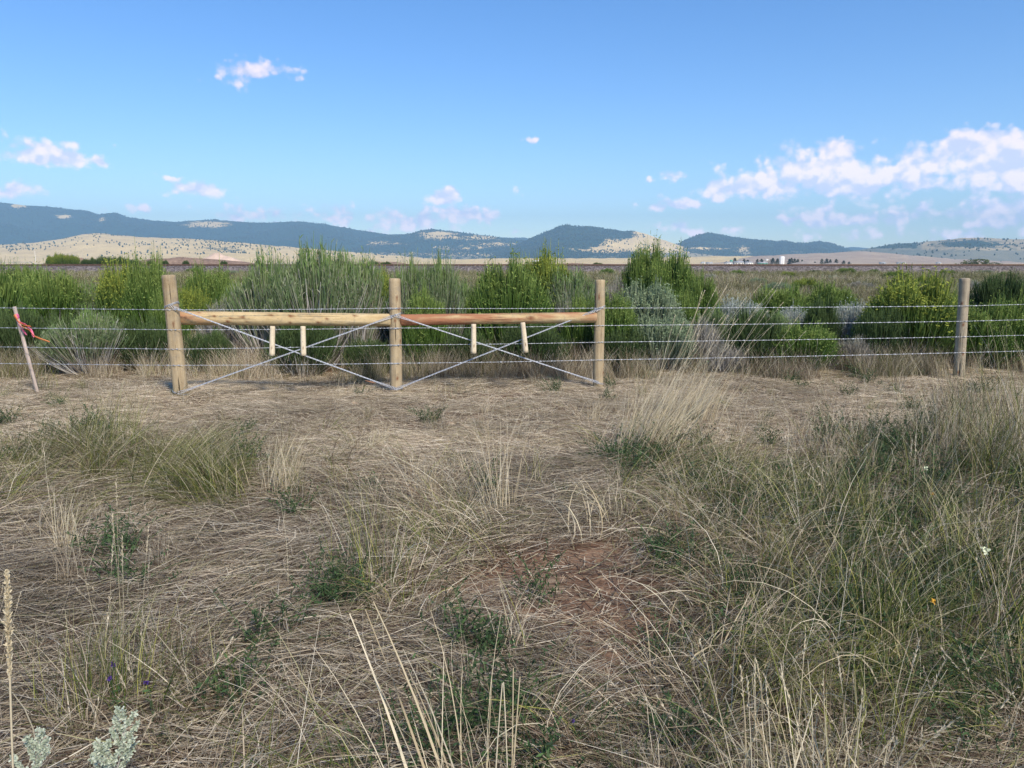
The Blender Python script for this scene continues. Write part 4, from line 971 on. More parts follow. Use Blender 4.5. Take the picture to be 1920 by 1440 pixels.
# railing and pole behind the track at the left edge
gr = empty('metal_railing', (-100,150,0), label='low metal pipe railing behind the track at the left edge', cat='railing')
rx0 = at(-60,490,150)[0]+100; rx1 = at(60,490,150)[0]+100
for zz in (1.65,1.2): part('pipe', [tubes(np.array([[(rx0,0,zz),((rx0+rx1)/2,0,zz),(rx1,0,zz)]]), np.full((1,3), .05), np.full((1,2), .5), 6)], M_roof, gr)
for q in np.linspace(rx0, rx1, 5): part('post', [tubes(np.array([[(q,0,0),(q,0,1.75)]]), np.full((1,2), .06), np.full((1,2), .5), 6)], M_roof, gr)
a = at(62,470,150); po = empty('marker_pole', (a[0],150.5,0), label='thin pale pole beyond the track near the left edge', cat='pole')
part('shaft', [tubes(np.array([[(0,0,0),(0,0,a[2])]]), np.array([[.05,.03]]), np.full((1,2), .5), 8)], M_white, po)
part('footing', [lathe([(.22,0),(.22,.25),(.06,.3)], 10)], M_roof, po)

# ------------------------------------------------------------------ grass prototypes
def blades(n, K, base_r, length, heading, spread, lift0, lift1, w, r, jitter=.0, curl=.25):
    """blades whose pitch goes from lift0 (at the root) to lift1 (at the tip); heading about +x"""
    L = r.uniform(*length, n); hd = heading+r.normal(size=n)*spread
    b = r.normal(size=(n,2))*base_r
    s_ = np.linspace(0, 1, K)
    p0 = lift0+r.normal(size=n)*jitter; p1 = lift1+r.normal(size=n)*jitter
    pit = p0[:,None]+(p1-p0)[:,None]*s_[None,:]
    hh = hd[:,None]+(r.normal(size=n)*curl)[:,None]*s_[None,:]
    step = (L/(K-1))[:,None]
    dx = np.cos(pit)*np.cos(hh)*step; dy = np.cos(pit)*np.sin(hh)*step; dz = np.sin(pit)*step
    X = b[:,0,None]+np.concatenate((np.zeros((n,1)), np.cumsum(dx[:,:-1], 1)), 1)
    Y = b[:,1,None]+np.concatenate((np.zeros((n,1)), np.cumsum(dy[:,:-1], 1)), 1)
    Z = np.concatenate((np.zeros((n,1)), np.cumsum(dz[:,:-1], 1)), 1)
    P_ = np.stack((X, Y, Z), -1)
    ww = r.uniform(w*.55, w*1.3, n)[:,None]*np.linspace(1, .25, K)[None,:]
    return P_, ww, r.uniform(size=(n,2))
def mat_patch(seed, n=130):
    r = np.random.default_rng(seed)
    L = r.uniform(.07, .46, n); K = 4; s_ = np.linspace(-.5, .5, K)
    hd = r.normal(size=n)*.62; cu = r.normal(size=n)*.45
    c = r.uniform(-1, 1, (n,2))*np.array((.26,.22)); zc = r.uniform(.0, .055, n)**1.0; tilt = r.normal(size=n)*.06
    a = hd[:,None]+cu[:,None]*s_
    X = c[:,0,None]+np.cos(a)*s_*L[:,None]; Y = c[:,1,None]+np.sin(a)*s_*L[:,None]
    Z = zc[:,None]+tilt[:,None]*s_*L[:,None]*1.5+(.25-s_**2)*r.uniform(-.02,.09,n)[:,None]*L[:,None]*2+.003
    w = r.uniform(.0010,.0034,n)[:,None]*np.array((.8,1,1,.5))[None,:]
    side = np.stack((r.normal(size=n)*.3, r.normal(size=n)*.3, np.ones(n)), -1)
    V,Q,C = ribbons(np.stack((X,Y,Z),-1), w, r.uniform(size=(n,2)), side)
    return make_mesh('straw_patch', V, Q, attr={'tint': C}, mat=M_straw)
def litter_patch(seed, n=150):
    r = np.random.default_rng(seed); L = r.uniform(.02,.11,n); a = r.uniform(0,6.28,n); c = r.uniform(-1,1,(n,2))*.24
    s_ = np.array((-.5,.5)); X = c[:,0,None]+np.cos(a)[:,None]*s_*L[:,None]; Y = c[:,1,None]+np.sin(a)[:,None]*s_*L[:,None]
    Z = r.uniform(.002,.02,n)[:,None]+s_*L[:,None]*r.normal(size=n)[:,None]*.2
    side = np.stack((r.normal(size=n)*.3, r.normal(size=n)*.3, np.ones(n)), -1)
    V,Q,C = ribbons(np.stack((X,Y,Z),-1), r.uniform(.0014,.004,n)[:,None]*np.ones((1,2)), r.uniform(size=(n,2)), side)
    return make_mesh('litter_patch', V, Q, attr={'tint': C}, mat=M_straw)
def lodged(seed, n=70):          # grass pushed over: rises, then lies down along +x
    r = np.random.default_rng(seed)
    P_,w,t_ = blades(n, 6, .07, (.15,.60), 0, .7, 1.0, -.15, .0034, r, .4, .5)
    P_[...,2] = np.maximum(P_[...,2], .005+.02*r.uniform(size=(n,1)))
    V,Q,C = ribbons(P_, w, t_); return make_mesh('lodged_grass', V, Q, attr={'tint': C}, mat=M_straw)
def upright(seed, n=46, h=(.12,.42), mat=None, w=.0026):
    r = np.random.default_rng(seed)
    P_,w_,t_ = blades(n, 5, .035, h, 0, 3.0, 1.42, .95, w, r, .16, .5)
    V,Q,C = ribbons(P_, w_, t_); return make_mesh('grass_tuft', V, Q, attr={'tint': C}, mat=mat or M_straw)
def seed_head(tips, dirs, r, n_each=34, L=.09, wd=.0035):
    N = len(tips); k = np.repeat(np.arange(N), n_each); u = r.uniform(-1, 0.1, len(k))
    b = tips[k]+dirs[k]*(u*L)[:,None]; d = norm(dirs[k]*2.2+r.normal(size=(len(k),3))*.55)*.013
    return ribbons(np.stack((b, b+d*.5, b+d), 1), np.tile(np.array((.35,1,.2))*wd, (len(k),1)), np.stack((r.uniform(.55,1,len(k)), np.full(len(k), .99)), -1))
def stalks(seed, n, h, lean, head, r_base=.04, w=.0022, spread=.35, heads=True, K=6, jit=.10, curve=.0, wind=.5):
    r = np.random.default_rng(seed)
    P_,w_,t_ = blades(n, K, r_base, h, head, spread, lean, lean-curve, w, r, jit, wind*.3)
    w_ = np.maximum(w_, w*.5); t_[:,0] = .45+.55*t_[:,0]; t_[:,1] = .2+.8*t_[:,1]
    out = [tubes(P_, w_/2, t_, 3)]
    if heads: out.append(seed_head(P_[:,-1], norm(P_[:,-1]-P_[:,-2]), r, 34, .085, min(w*.8, .0026)))
    return out
def stalk_proto(seed, n=4, h=(.35,.75)):
    V,Q,C = merge(stalks(seed, n, h, 1.35, 0, .05, .0022, 3, True, 6, .12, .25))
    return make_mesh('seed_stalks', V, Q, attr={'tint': C}, mat=M_straw)
def leafy(seed, n=26, h=(.06,.2), leaf=.013, mat=None, lw=.0048):
    r = np.random.default_rng(seed)
    P_,w_,t_ = blades(n, 5, .03, h, 0, 3, 1.25, .5, .002, r, .3, .5)
    out = [ribbons(P_, w_*.0+.0018, t_)]
    m_ = 14; k = np.repeat(np.arange(n), m_); u = np.tile(np.linspace(.2, 1, m_), n); i0 = np.clip((u*4).astype(int), 0, 3); f_ = (u*4-i0)[:,None]
    b = P_[k,i0]*(1-f_)+P_[k,i0+1]*f_; d = norm(r.normal(size=(len(k),3))+np.array((0,0,.5)))*leaf*r.uniform(.5,1.3,len(k))[:,None]
    out.append(ribbons(np.stack((b, b+d*.5, b+d), 1), np.tile(np.array((.25,1,.2))*lw, (len(k),1)), r.uniform(size=(len(k),2))))
    V,Q,C = merge(out); return make_mesh('weed', V, Q, attr={'tint': C}, mat=mat or M_weed)
MATP = [mat_patch(200+i) for i in range(10)]; LITP = [litter_patch(230+i) for i in range(5)]; LODP = [lodged(250+i) for i in range(8)]
UPP = [upright(270+i) for i in range(7)]; STP = [stalk_proto(290+i) for i in range(7)]; WDP = [leafy(310+i) for i in range(5)]

# ------------------------------------------------------------------ ground cover layout
def area(n, y0, y1, margin=1.3, bias=0.0):
    out = []
    while sum(map(len, out)) < n:
        m_ = n*2; y = RNG.uniform(y0, y1, m_); x = RNG.uniform(-1, 1, m_)*(.72*y1+margin)
        if bias: 
            k = RNG.uniform(size=m_) < np.clip((y0+bias)/(y+bias), 0, 1)
            x, y = x[k], y[k]
        k = np.abs(x) < .72*y+margin; out.append(np.stack((x[k], y[k]), -1))
    P2 = np.concatenate(out)[:n]
    return np.column_stack((P2, hgt(P2[:,0], P2[:,1])))
def G(qx, qy, l): 
    s_ = np.zeros_like(qx)
    for cx, cy, rx, ry, w in l: s_ = s_+w*np.exp(-(((qx-cx)/rx)**2+((qy-cy)/ry)**2))
    return s_
def tall_map(qx, qy):      # where grass stands or lies thick and long
    v = G(qx, qy, [(1750,1060,400,170,1.0),(1500,960,220,80,.7),(1850,850,160,120,.6),(1350,1120,170,110,.7),(1250,900,110,60,.6),(1600,1300,400,140,.9),
        (130,900,200,45,1.0),(370,890,120,45,1.0),(800,970,150,45,.4),(900,1010,90,40,.4),(1050,1400,250,60,.5),(280,1330,120,90,.35),(700,1150,70,70,.3),(500,850,90,30,.3)])
    return np.clip(v, 0, 1.2)*np.clip((qy-800)/70, 0, 1)
def bare_map(qx, qy):
    return np.clip(G(qx, qy, [(1060,1085,190,70,2.2),(1130,1180,110,60,1.5),(1130,1150,130,60,.9),(870,1110,70,35,.7),(690,1000,90,40,.5),(100,960,140,35,.5),(1190,1390,80,30,.6),(1080,1290,90,35,.8),
        (560,1000,100,30,.35),(150,1160,60,30,.5),(1180,1200,110,60,.8),(700,740,300,22,.3),(1250,1230,90,70,.7),(1020,1110,190,70,.8),(1080,1330,120,60,.7),(300,1180,120,50,.5),(860,1240,90,40,.5)]), 0, 1)
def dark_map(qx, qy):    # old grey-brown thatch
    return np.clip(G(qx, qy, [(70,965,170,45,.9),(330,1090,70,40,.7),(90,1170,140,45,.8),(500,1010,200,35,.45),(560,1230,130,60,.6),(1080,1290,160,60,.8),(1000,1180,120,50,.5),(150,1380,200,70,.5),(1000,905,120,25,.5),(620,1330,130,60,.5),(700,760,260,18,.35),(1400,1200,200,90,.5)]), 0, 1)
def flow(P2, qx, qy):
    a = vn(P2, .42, 21, 3)*.75+vn(P2, 1.7, 22, 2)*.35
    a = a+.15*(qy > 950)*(qx < 900)+.45*tall_map(qx, qy)*(qx > 1100)
    flip = np.where(RNG.uniform(size=len(P2)) < .5, np.pi, 0)
    return a, flip
# 1 matted straw
P = area(5600, .8, 10.9, 1.5, 4); qx, qy = project(P); a, fl = flow(P, qx, qy)
bm_ = bare_map(qx, qy); keep = RNG.uniform(size=len(P)) > np.maximum(np.maximum(bm_*.97, .42*np.clip((qy-900)/350,0,1)), .6*dark_map(qx,qy))
keep &= RNG.uniform(size=len(P)) > .35*(vn(P, 1.3, 31, 3) < -.3)
P, qx, qy, a, fl = P[keep], qx[keep], qy[keep], a[keep], fl[keep]; n = len(P)
tn = np.stack((np.clip(.06+.35*tall_map(qx,qy)*(.6+.4*vn(P,.9,5,2)), 0, .8), np.clip(1.06-.5*dark_map(qx,qy)+.22*np.clip((1010-qy)/180,-1.2,1)+.42*vn(P,.7,6,4)-.25*np.clip(tall_map(qx,qy),0,1), .35, 1.5), np.zeros(n)), -1)  # straw tone also falls toward the camera: lens vignetting painted into its colour
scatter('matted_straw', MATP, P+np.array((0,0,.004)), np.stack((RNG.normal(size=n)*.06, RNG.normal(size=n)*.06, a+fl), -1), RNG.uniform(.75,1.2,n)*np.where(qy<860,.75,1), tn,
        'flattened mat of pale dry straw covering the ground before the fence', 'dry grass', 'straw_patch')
# 2 litter
P = area(5200, .8, 11.0, 1.5, 9); qx, qy = project(P)
keep = RNG.uniform(size=len(P)) > np.maximum(.72*bare_map(qx,qy), .6*dark_map(qx,qy)); P, qx, qy = P[keep], qx[keep], qy[keep]; n = len(P)
scatter('straw_litter', LITP, P, np.stack((RNG.normal(size=n)*.04, RNG.normal(size=n)*.04, RNG.uniform(0,6.28,n)), -1), RNG.uniform(.8,1.3,n),
        np.stack((np.full(n,.04), RNG.uniform(.55,1.05,n)*np.where(qy<900,1.4,1), np.zeros(n)), -1), 'short broken bits of straw lying loose on the brown soil', 'plant litter', 'litter_patch')
# 3 lodged long grass
P = area(9000, .9, 10.6, 1.6, 4); qx, qy = project(P); tm = tall_map(qx, qy); keep = RNG.uniform(size=len(P)) < (tm*.42*np.clip(.75+1.1*vn(P,1.1,17,2),.1,1.3)+.02)*(1-bare_map(qx,qy))
P, qx, qy, tm = P[keep], qx[keep], qy[keep], tm[keep]; n = len(P); a, fl = flow(P, qx, qy)
a = np.where(qx > 1100, a+RNG.normal(size=n)*.5+np.where(RNG.uniform(size=n) < .3, np.pi, 0), a+fl+RNG.normal(size=n)*.3)
right = np.clip((qx-1150)/500, 0, 1)
tn = np.stack((np.clip(.26+.36*right+.35*(qx < 480)*(qy < 960)+.35*vn(P,.8,9,3), .03, .95), np.clip(1.0+.35*vn(P,.6,10,3)-.24*right-.2*np.clip((qy-1050)/250,0,1)*right, .35, 1.3), np.zeros(n)), -1)
s_ = RNG.uniform(.65,1.15,n)*np.where(qy < 800, .55, 1)
scatter('lodged_grass', LODP, P, np.stack((RNG.normal(size=n)*.1, RNG.normal(size=n)*.15, a), -1), s_, tn,
        'long green and tan grass bent over in swathes in the foreground', 'grass', 'lodged_grass')
# 4 upright short grass
P = np.concatenate((area(9000, .9, 11.2, 1.6, 3), area(1500, 10.2, 11.0, 1.0, 3))); qx, qy = project(P); tm = tall_map(qx, qy); keep = RNG.uniform(size=len(P)) < (tm*.15+.022)*(1-bare_map(qx,qy))+.75*((P[:,1] > 10.25))*(vn(P,1.3,77,2) > -.35)
P, qx, qy, tm = P[keep], qx[keep], qy[keep], tm[keep]; n = len(P)
tn = np.stack((np.clip(.15+.5*tm+.35*vn(P,.8,12,3), .02, .95), np.clip(1+.3*vn(P,.6,13,3)-.18*np.clip((qx-1150)/500,0,1), .4, 1.3), np.zeros(n)), -1)
scatter('standing_grass', UPP, P, np.stack((RNG.normal(size=n)*.15, RNG.normal(size=n)*.15, RNG.uniform(0,6.28,n)), -1), RNG.uniform(.5,1.15,n)*np.where(P[:,1] > 10.25, 1.25, np.where(qy < 800, .75, 1))*(1+.5*np.clip((qx-1250)/400,0,1)*(P[:,1] < 10)), tn,
        'short upright blades of grass growing through the straw', 'grass', 'grass_tuft')
# 5 scattered seed stalks
P = area(900, 1.4, 10.6, 1.4, 2); qx, qy = project(P); keep = RNG.uniform(size=len(P)) < .10+.55*np.clip((qx-1150)/500, 0, 1)*(qy > 800)
P = P[keep]; n = len(P)
scatter('seed_stalks', STP, P, np.stack((RNG.normal(size=n)*.2, RNG.normal(size=n)*.2, RNG.uniform(0,6.28,n)), -1), RNG.uniform(.6,1.05,n),
        np.stack((np.full(n,.25), RNG.uniform(.8,1.15,n), np.zeros(n)), -1), 'thin dry stalks with seed heads standing above the grass', 'grass stalks', 'seed_stalks')
# 6 low weeds
P = area(9000, 1.2, 10.9, 1.5, 3); qx, qy = project(P)
wm = G(qx, qy, [(1000,1410,230,50,.6),(850,1300,80,60,.25),(650,1120,60,30,.35),(1650,850,120,40,.45),(1750,1050,200,160,.45),(1850,1250,160,160,.5),(1230,880,60,30,.7),(700,1330,100,60,.25),(420,890,60,25,.5),(1450,1000,160,90,.5),(160,830,60,30,.3),(1600,1150,260,130,.55),(1000,1430,330,50,.5),(480,1400,200,60,.12)])
keep = RNG.uniform(size=len(P)) < wm*.5+.005; P = P[keep]; n = len(P)
scatter('low_weeds', WDP, P, np.stack((RNG.normal(size=n)*.2, RNG.normal(size=n)*.2, RNG.uniform(0,6.28,n)), -1), RNG.uniform(.6,1.9,n), np.zeros((n,3)),
        'small dark green leafy weeds spreading between the dry grass', 'weeds', 'weed')
# 7 meadow beyond the shrubs
MED = [upright(330+i, 60, (.25,.6), M_straw, .012) for i in range(6)]
def wide(n, y0, y1):
    y = y0*(y1/y0)**RNG.uniform(size=n); x = RNG.uniform(-1,1,n)*(.74*y+6); return np.column_stack((x, y, hgt(x, y)))
P = wide(30000, 11.5, 105); n = len(P)
g_ = np.clip(.66+.5*vn(P,.09,40,4), .08, .92)
scatter('meadow_grass', MED, P, np.stack((RNG.normal(size=n)*.15, RNG.normal(size=n)*.15, RNG.uniform(0,6.28,n)), -1),
        RNG.uniform(.6,1.2,n)*np.clip(.55+P[:,1]/70, .6, 1.25), np.stack((g_, np.clip(.86+.25*vn(P,.2,41,3), .45, 1.1), np.zeros(n)), -1),
        'tan and green meadow grass between the shrubs and the railway', 'grass', 'meadow_tuft')
# 8 grey brush far out on the plain behind the track
P = wide(5000, 122, 520); P = P[RNG.uniform(size=len(P)) < .12+.5*(vn(P,.02,44,3) > .1)*(P[:,1] < 200)]; n = len(P)
scatter('plain_brush', [SP['dark'][0][0], SP['sage'][0][0], SP['grey'][0][0]], P, np.stack((np.zeros(n), np.zeros(n), RNG.uniform(0,6.28,n)), -1), RNG.uniform(.5,1.1,n), np.zeros((n,3)),
        'low dark brush dotted over the plain behind the railway', 'brush', 'plain_brush')

# ------------------------------------------------------------------ individual clumps and plants in the foreground
def clump(name, px, py, pieces, mat, label, cat, pn='blades', z=0.0):
    g = ground_at(px, py); zz = float(hgt(np.array(g[0]), np.array(g[1])))
    o = empty(name, (g[0], g[1], zz+z), label=label, cat=cat); part(pn, pieces, mat, o); return o
def rb(seed, n, h, head, spread, l0, l1, w, br=.05, jit=.15, K=6, curl=.4):
    r = np.random.default_rng(seed); return ribbons(*blades(n, K, br, h, head, spread, l0, l1, w, r, jit, curl))
# tall leaning stalk clump in front of the fence, right of the third post
c = clump('tall_grass_clump', 1205, 862, [rb(1, 320, (.35,.95), .5, .5, 1.15, .55, .0042, .13, .2)], M_pale, 'big pale grass clump with long stalks leaning right before the fence', 'grass clump')
part('seed_stalks', stalks(2, 26, (1.1,1.75), 1.05, .35, .12, .0045, .30, True, 7, .10, .10), M_pale, c)
c = clump('tall_grass_clump', 1300, 800, [rb(3, 200, (.3,.7), .4, .6, 1.2, .7, .004, .14, .2)], M_pale, 'pale grass clump right behind the biggest leaning one', 'grass clump')
part('seed_stalks', stalks(4, 10, (.9,1.45), .95, .3, .12, .0042, .3, True, 7, .12, .1), M_pale, c)
for i, (px, py, n_, h, hd, l0, mt, lb, br) in enumerate([
  (215,872,240,(.35,.72),1.2,1.45,M_tuft_green,'upright green tuft near the left edge before the leaning post',.12),
  (525,925,110,(.25,.50),1.0,1.40,M_pale,'pale upright tuft beside the greenish bent clump',.06),
  (420,930,240,(.25,.50),2.6,1.15,M_tuft_mid,'greenish bent clump left of the pale upright tuft',.12),
  (330,915,220,(.3,.6),.5,1.0,M_tuft_mid,'yellow green clump bent to the right below the leaning post',.12),
  (1815,850,260,(.4,.85),1.6,1.42,M_tuft_mid,'tall yellowish tuft right below the weathered post',.14),
  (1905,900,240,(.6,1.2),1.8,1.40,M_tuft_mid,'tall stalky tuft at the right edge below the fence',.2),
  (800,960,80,(.2,.38),1.5,1.40,M_pale,'small pale tuft in the middle of the straw',.05),
  (935,985,60,(.45,.8),2.0,1.30,M_pale,'thin pale stalk bunch right of the small middle tuft',.05),
  (720,1110,130,(.3,.6),2.1,1.30,M_tuft_mid,'wispy tuft left of the bare soil patch',.14),
  (870,1040,170,(.25,.5),2.6,.75,M_tuft_mid,'bent greenish swathe above the bare soil patch',.14),
  (75,735,70,(.3,.62),1.2,1.35,M_tuft_mid,'yellowish tuft at the foot of the survey stake',.09),
  (660,735,60,(.12,.22),1.2,1.3,M_pale,'short stubble left of the middle post foot',.16),
  (840,738,80,(.12,.25),1.2,1.3,M_tuft_mid,'short green stubble right of the middle post foot',.22),
  (705,840,50,(.18,.3),1.0,1.3,M_pale,'little pale tuft below the middle post',.05),
  (1110,800,60,(.2,.35),.8,1.2,M_pale,'little pale tuft below the third post',.08),
  (120,1040,60,(.25,.42),1.7,1.4,M_pale,'small grey tuft on the brown patch at the left',.04)]):
    clump('grass_clump', px, py, [rb(20+i, n_, h, hd, 1.0 if l0 > 1.2 else .5, l0, l0-.45, .0032, br, .16)], mt, lb, 'grass tuft')
# pale curved dead stalks left of the right grass
c = clump('bent_straw_stalks', 1115, 1020, [rb(60, 22, (.35,.62), 2.2, .7, 1.35, -.5, .007, .09, .25, 8, .9)], M_pale, 'pale arching dead stalks above the bare soil patch', 'grass stalks')
clump('bent_straw_stalks', 1285, 1260, [rb(61, 26, (.3,.55), 1.0, 1.3, 1.2, -.7, .006, .10, .3, 8, 1.2)], M_pale, 'pale looped dead stalks on the bare soil lower right of centre', 'grass stalks')
c = clump('bent_straw_stalks', 1620, 1290, [rb(62, 14, (.5,.8), 3.0, .8, 1.0, -.3, .006, .12, .3, 8, .6)], M_pale, 'arching dead stalks low in the right grass', 'grass stalks')
# tall thin stalks, left foreground
c = clump('seed_stalks_clump', 205, 1330, stalks(70, 7, (.5,.8), 1.48, 1.5, .06, .0024, .8, True, 7, .06, .06), M_pale, 'thin pale vertical stalks at the lower left', 'grass stalks', 'stalk')
part('blades', [rb(71, 160, (.2,.45), 1.5, 1.4, 1.45, 1.1, .0032, .10, .15)], M_tuft_green, c)
# near bottom centre broad blades
c = clump('broad_leaved_grass', 860, 1560, [rb(80, 6, (.5,.8), 2.35, .10, 1.02, .80, .012, .04, .05, 8, .1), rb(81, 26, (.3,.6), 2.0, .5, 1.2, .7, .004, .08, .2)], M_pale, 'broad pale blades leaning left at the bottom centre', 'grass clump')
c = clump('seed_stalks_clump', 945, 1540, stalks(83, 4, (.42,.50), 1.45, 1.3, .02, .008, .4, False, 7, .05, .05), M_pale, 'two thick pale stalks at the bottom right of centre', 'grass stalks', 'stalk')
c = clump('seed_stalks_clump', 1500, 1560, stalks(84, 18, (.35,.58), 1.30, 1.5, .12, .0045, 1.2, True, 7, .18, .15), M_pale, 'bunch of pale stalks with seed heads at the bottom right', 'grass stalks', 'stalk')
part('blades', [rb(85, 60, (.3,.5), 1.6, 1.2, 1.3, .9, .006, .12, .2)], M_pale, c)
# near seed spike at the left edge, close to the lens
r = np.random.default_rng(90); g = at(4, 1440, 1.05); b0 = np.array((g[0]-.02, 1.05, 0.0)); tp = at(13, 1072, 1.05)
o = empty('seed_spike', tuple(b0), label='single tan seed spike close up at the left edge', cat='grass stalk')
sp_ = np.array([b0-b0, (tp-b0)*.5+np.array((-.012,0,0)), (tp-b0)*.8+np.array((-.006,0,0)), tp-b0]); u = np.linspace(0,3,12); SPP = np.stack([np.interp(u, np.arange(4), sp_[:,i]) for i in range(3)], -1)
part('stalk', [tubes(SPP[None], np.full((1,12), .0016), np.array([[.7,.9]]), 6)], M_pale, o)
Lh = .17; dirv = norm((tp-b0)[None]-sp_[2][None])[0]; N_ = 900; uu = r.uniform(0, 1, N_); bb = (tp-b0)-dirv*(uu*Lh)[:,None]-np.array((.0,0,0))
dd = norm(dirv*1.6+r.normal(size=(N_,3))*.55)*(.009*(np.sin(np.clip(uu*.94+.05,0,1)*np.pi)**.4))[:,None]
part('seed_head', [ribbons(np.stack((bb, bb+dd*.5, bb+dd), 1), np.tile(np.array((.4,1,.3))*.0035, (N_,1)), np.stack((r.uniform(.5,1,N_), np.full(N_, .99)), -1))], M_pale, o)
# silvery sprigs at the bottom left
def sprig(px, py_top, lean, label, seed, h=.34, nb=9):
    d = 1.75; tp = at(px, py_top, d); b = np.array((tp[0]-lean, d+.02, tp[2]-h)); r = np.random.default_rng(seed)
    o = empty('sagebrush_sprig', (b[0], b[1], float(hgt(np.array(b[0]), np.array(b[1])))), label=label, cat='sagebrush'); z0 = b[2]-o.location.z
    K = 7; u = np.linspace(0, 1, K); main = np.stack((lean*u+.02*np.sin(u*3), 0*u, z0+h*u), -1)
    tw = [np.concatenate((np.array([[0,0,0]]), main))[:8]]
    main8 = np.stack([np.interp(np.linspace(0,1,8), np.linspace(0,1,8), tw[0][:,i]) for i in range(3)], -1)
    segs = [tubes(main8[None], np.linspace(.003,.0012,8)[None], np.array([[.4,.5]]), 5)]; LP = []
    for k in range(nb):
        t0 = .15+.8*k/nb; p0 = np.array([np.interp(t0, u, main[:,i]) for i in range(3)]); sg = 1 if k % 2 else -1
        L = .062*(1.05-t0)+.016; d_ = norm(np.array([[sg*1.0, r.normal()*.5, .95]]))[0]*L
        br = p0+np.outer(np.linspace(0,1,5), d_)+np.outer(np.linspace(0,1,5)**2, (0,0,L*.3)); segs.append(tubes(br[None], np.linspace(.0018,.0008,5)[None], np.array([[.5,.5]]), 4)); LP.append(br)
    LP.append(main[2:])
    part('stems', segs, M_twig, o)
    lf = []
    for br in LP:
        n_ = int(len(br)*30); v = r.uniform(.15, 1, n_)*(len(br)-1); i0 = np.clip(v.astype(int), 0, len(br)-2); f_ = (v-i0)[:,None]
        b_ = br[i0]*(1-f_)+br[i0+1]*f_; d_ = norm(r.normal(size=(n_,3))+np.array((0,0,.4)))*r.uniform(.005,.012,n_)[:,None]
        lf.append(ribbons(np.stack((b_, b_+d_*.5, b_+d_*.95, b_+d_), 1), np.tile(np.array((.3,1,.9,.2))*.0045, (n_,1)), np.stack((r.uniform(size=n_), np.full(n_, .99)), -1)))
    part('leaves', lf, M_silver, o)
sprig(60, 1376, .07, 'silvery sagebrush sprig in the bottom left corner', 5, .2, 8); sprig(222, 1335, .06, 'taller silvery sagebrush sprig right of the corner one', 6, .24, 9); sprig(172, 1398, -.03, 'short silvery side sprig between the two at the bottom left', 7, .14, 6)
# green rosettes on the bare strip
for i, (px, py, s_, lb) in enumerate([(1035,738,1.5,'small green weed below the tilted stick near the fence'),(802,793,1.6,'dark green weed on the trodden strip below the middle post'),(455,815,1.3,'green weed left of centre on the straw'),
   (1502,728,1.2,'small weed right of the third post at the fence foot'),(1680,738,1.2,'small weed left of the weathered post foot'),(1440,845,1.4,'green weed on the straw right of the leaning stalks'),
   (1230,885,1.6,'dark green weed under the big pale clump'),(650,1150,1.7,'dark green weed left of the wispy tuft'),(1700,860,2.2,'tall feathery dark weed in the right grass'),(1830,735,1.2,'small weed right of the weathered post foot'),
   (12,800,1.6,'green weed at the left edge below the stake'),(700,930,1.2,'tiny weed right of the pale upright tuft'),(920,1240,1.4,'sprawling weed in front of the bare soil patch'),(1300,800,1.0,'tiny weed at the foot of the second pale clump')]):
    g = ground_at(px, py); o = empty('weed', (g[0], g[1], float(hgt(np.array(g[0]), np.array(g[1])))), random.uniform(0,6), label=lb, cat='weed'); o.scale = (s_,)*3
    obj('leaves', leafy(400+i, int(22*s_**1.3), (.06,.16), .017/s_**.8, M_weed, .0065/s_**.8), o)
# flowers
M_purple = simple_mat('purple_petals', (.06,.03,.16), .7, .2, .2, 60); M_wf = simple_mat('cream_petals', (.62,.66,.45), .7, .2, .1, 60); M_yf = simple_mat('orange_petals', (.60,.33,.04), .7, .2, .1, 60)
def flower(px, py, z, mat, label, s_=.011):
    g = ground_at(px, py, z); gz = float(hgt(np.array(g[0]), np.array(g[1]))); r = np.random.default_rng(px)
    o = empty('wildflower', (g[0], g[1], gz), label=label, cat='wildflower'); h = z-gz
    st_ = np.array([[(.0,.0,0),(.02,0,h*.5),(0,0,h)]]); part('stem', [tubes(st_, np.array([[.0015,.0013,.001]]), np.array([[.6,.4]]), 4)], M_weed, o)
    n_ = 30; d_ = norm(r.normal(size=(n_,3))+np.array((0,0,.3)))*s_; b_ = np.tile(np.array((0,0,h)), (n_,1))+r.normal(size=(n_,3))*s_*.35
    part('bloom', [ribbons(np.stack((b_, b_+d_*.6, b_+d_), 1), np.tile(np.array((.3,1,.4))*s_*.7, (n_,1)), np.full((n_,2), .5))], mat, o)
    k = 10; hh = r.uniform(.2,.9,k)*h; b_ = np.stack((.01+0*hh, 0*hh, hh), -1); d_ = norm(r.normal(size=(k,3))+np.array((0,0,.4)))*.025
    part('leaf', [ribbons(np.stack((b_, b_+d_*.5, b_+d_), 1), np.tile(np.array((.3,1,.2))*.008, (k,1)), r.uniform(size=(k,2)))], M_weed, o)
flower(206,1272,.22,M_purple,'purple flower left of the other one, by the thin vertical stalks',.007); flower(274,1280,.20,M_purple,'purple flower to the right of its twin at the lower left',.007)
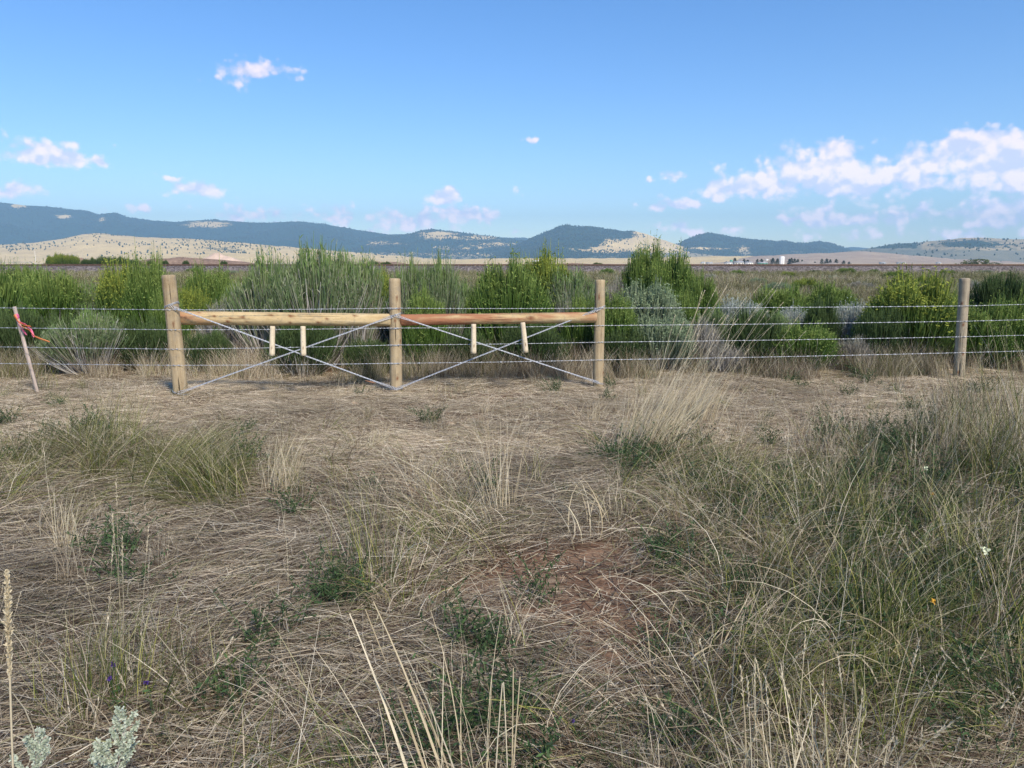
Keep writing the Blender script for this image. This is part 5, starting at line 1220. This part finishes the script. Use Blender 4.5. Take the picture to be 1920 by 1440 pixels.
flower(212,1246,.20,M_purple,'smallest purple flower, highest of the three', .007); flower(1074,1352,.15,M_purple,'lilac flower in the dark weeds at the bottom centre', .006)
flower(1848,1033,.4,M_wf,'cream flower head in the tall grass at the right', .014); flower(1750,1127,.3,M_yf,'orange flower in the right grass below the cream one', .009)
flower(1748,926,.35,M_yf,'small orange flower in the grass above the cream one', .008); flower(1735,878,.3,M_wf,'pale flower head high in the right grass', .012)
# stones, chips
M_stone = simple_mat('pale_stone', (.48,.36,.24), .9, .2, .2, 20); M_chip = simple_mat('fresh_wood_chip', (.62,.30,.15), .8, .2, .2, 30)
def stone(px, py, s_, mat, label, seed, name='stone', flat=.5, cat='stone'):
    import bmesh
    bm = bmesh.new(); bmesh.ops.create_icosphere(bm, subdivisions=2, radius=1); r = np.random.default_rng(seed)
    for v in bm.verts:
        k = 1+r.uniform(-.12,.12); v.co = Vector((v.co.x*k, v.co.y*k*.8, v.co.z*k*flat))
    me = bpy.data.meshes.new(name); bm.to_mesh(me); bm.free(); me.materials.append(mat); g = ground_at(px, py, .02)
    o = obj(name, me); o.location = g; o.scale = (s_,)*3; o.rotation_euler = (0,0,seed); tag(o, label, cat)
stone(664,757,.045,M_stone,'tan stone on the strip left of the middle post foot',1); stone(845,794,.05,M_stone,'flat tan clod beside the dark green weed',2,flat=.35)
g = ground_at(695,716,.03); o = obj('wood_chip', make_mesh('wood_chip', *box(-.085,.085,-.012,.012,-.004,.006)[:2], mat=M_chip)); o.location = g; o.rotation_euler = (.1,.12,-.5); tag(o, 'orange wood chip lying left of the middle post foot', 'wood chip')

# ------------------------------------------------------------------ haze
V,Q,C = box(-13000,13000,-300,12600,-12,760)
m, t = new_mat('haze_air')
pv = t.new('ShaderNodeVolumePrincipled', ins={'Color': (.47,.76,1,1), 'Density': 1.15e-4, 'Anisotropy': 0.0})
t.new('ShaderNodeOutputMaterial', ins={1: pv.outputs[0]})
hz = obj('haze', make_mesh('haze', V, Q, mat=m)); tag(hz, 'pale blue haze in the air over the plain', kind='stuff')
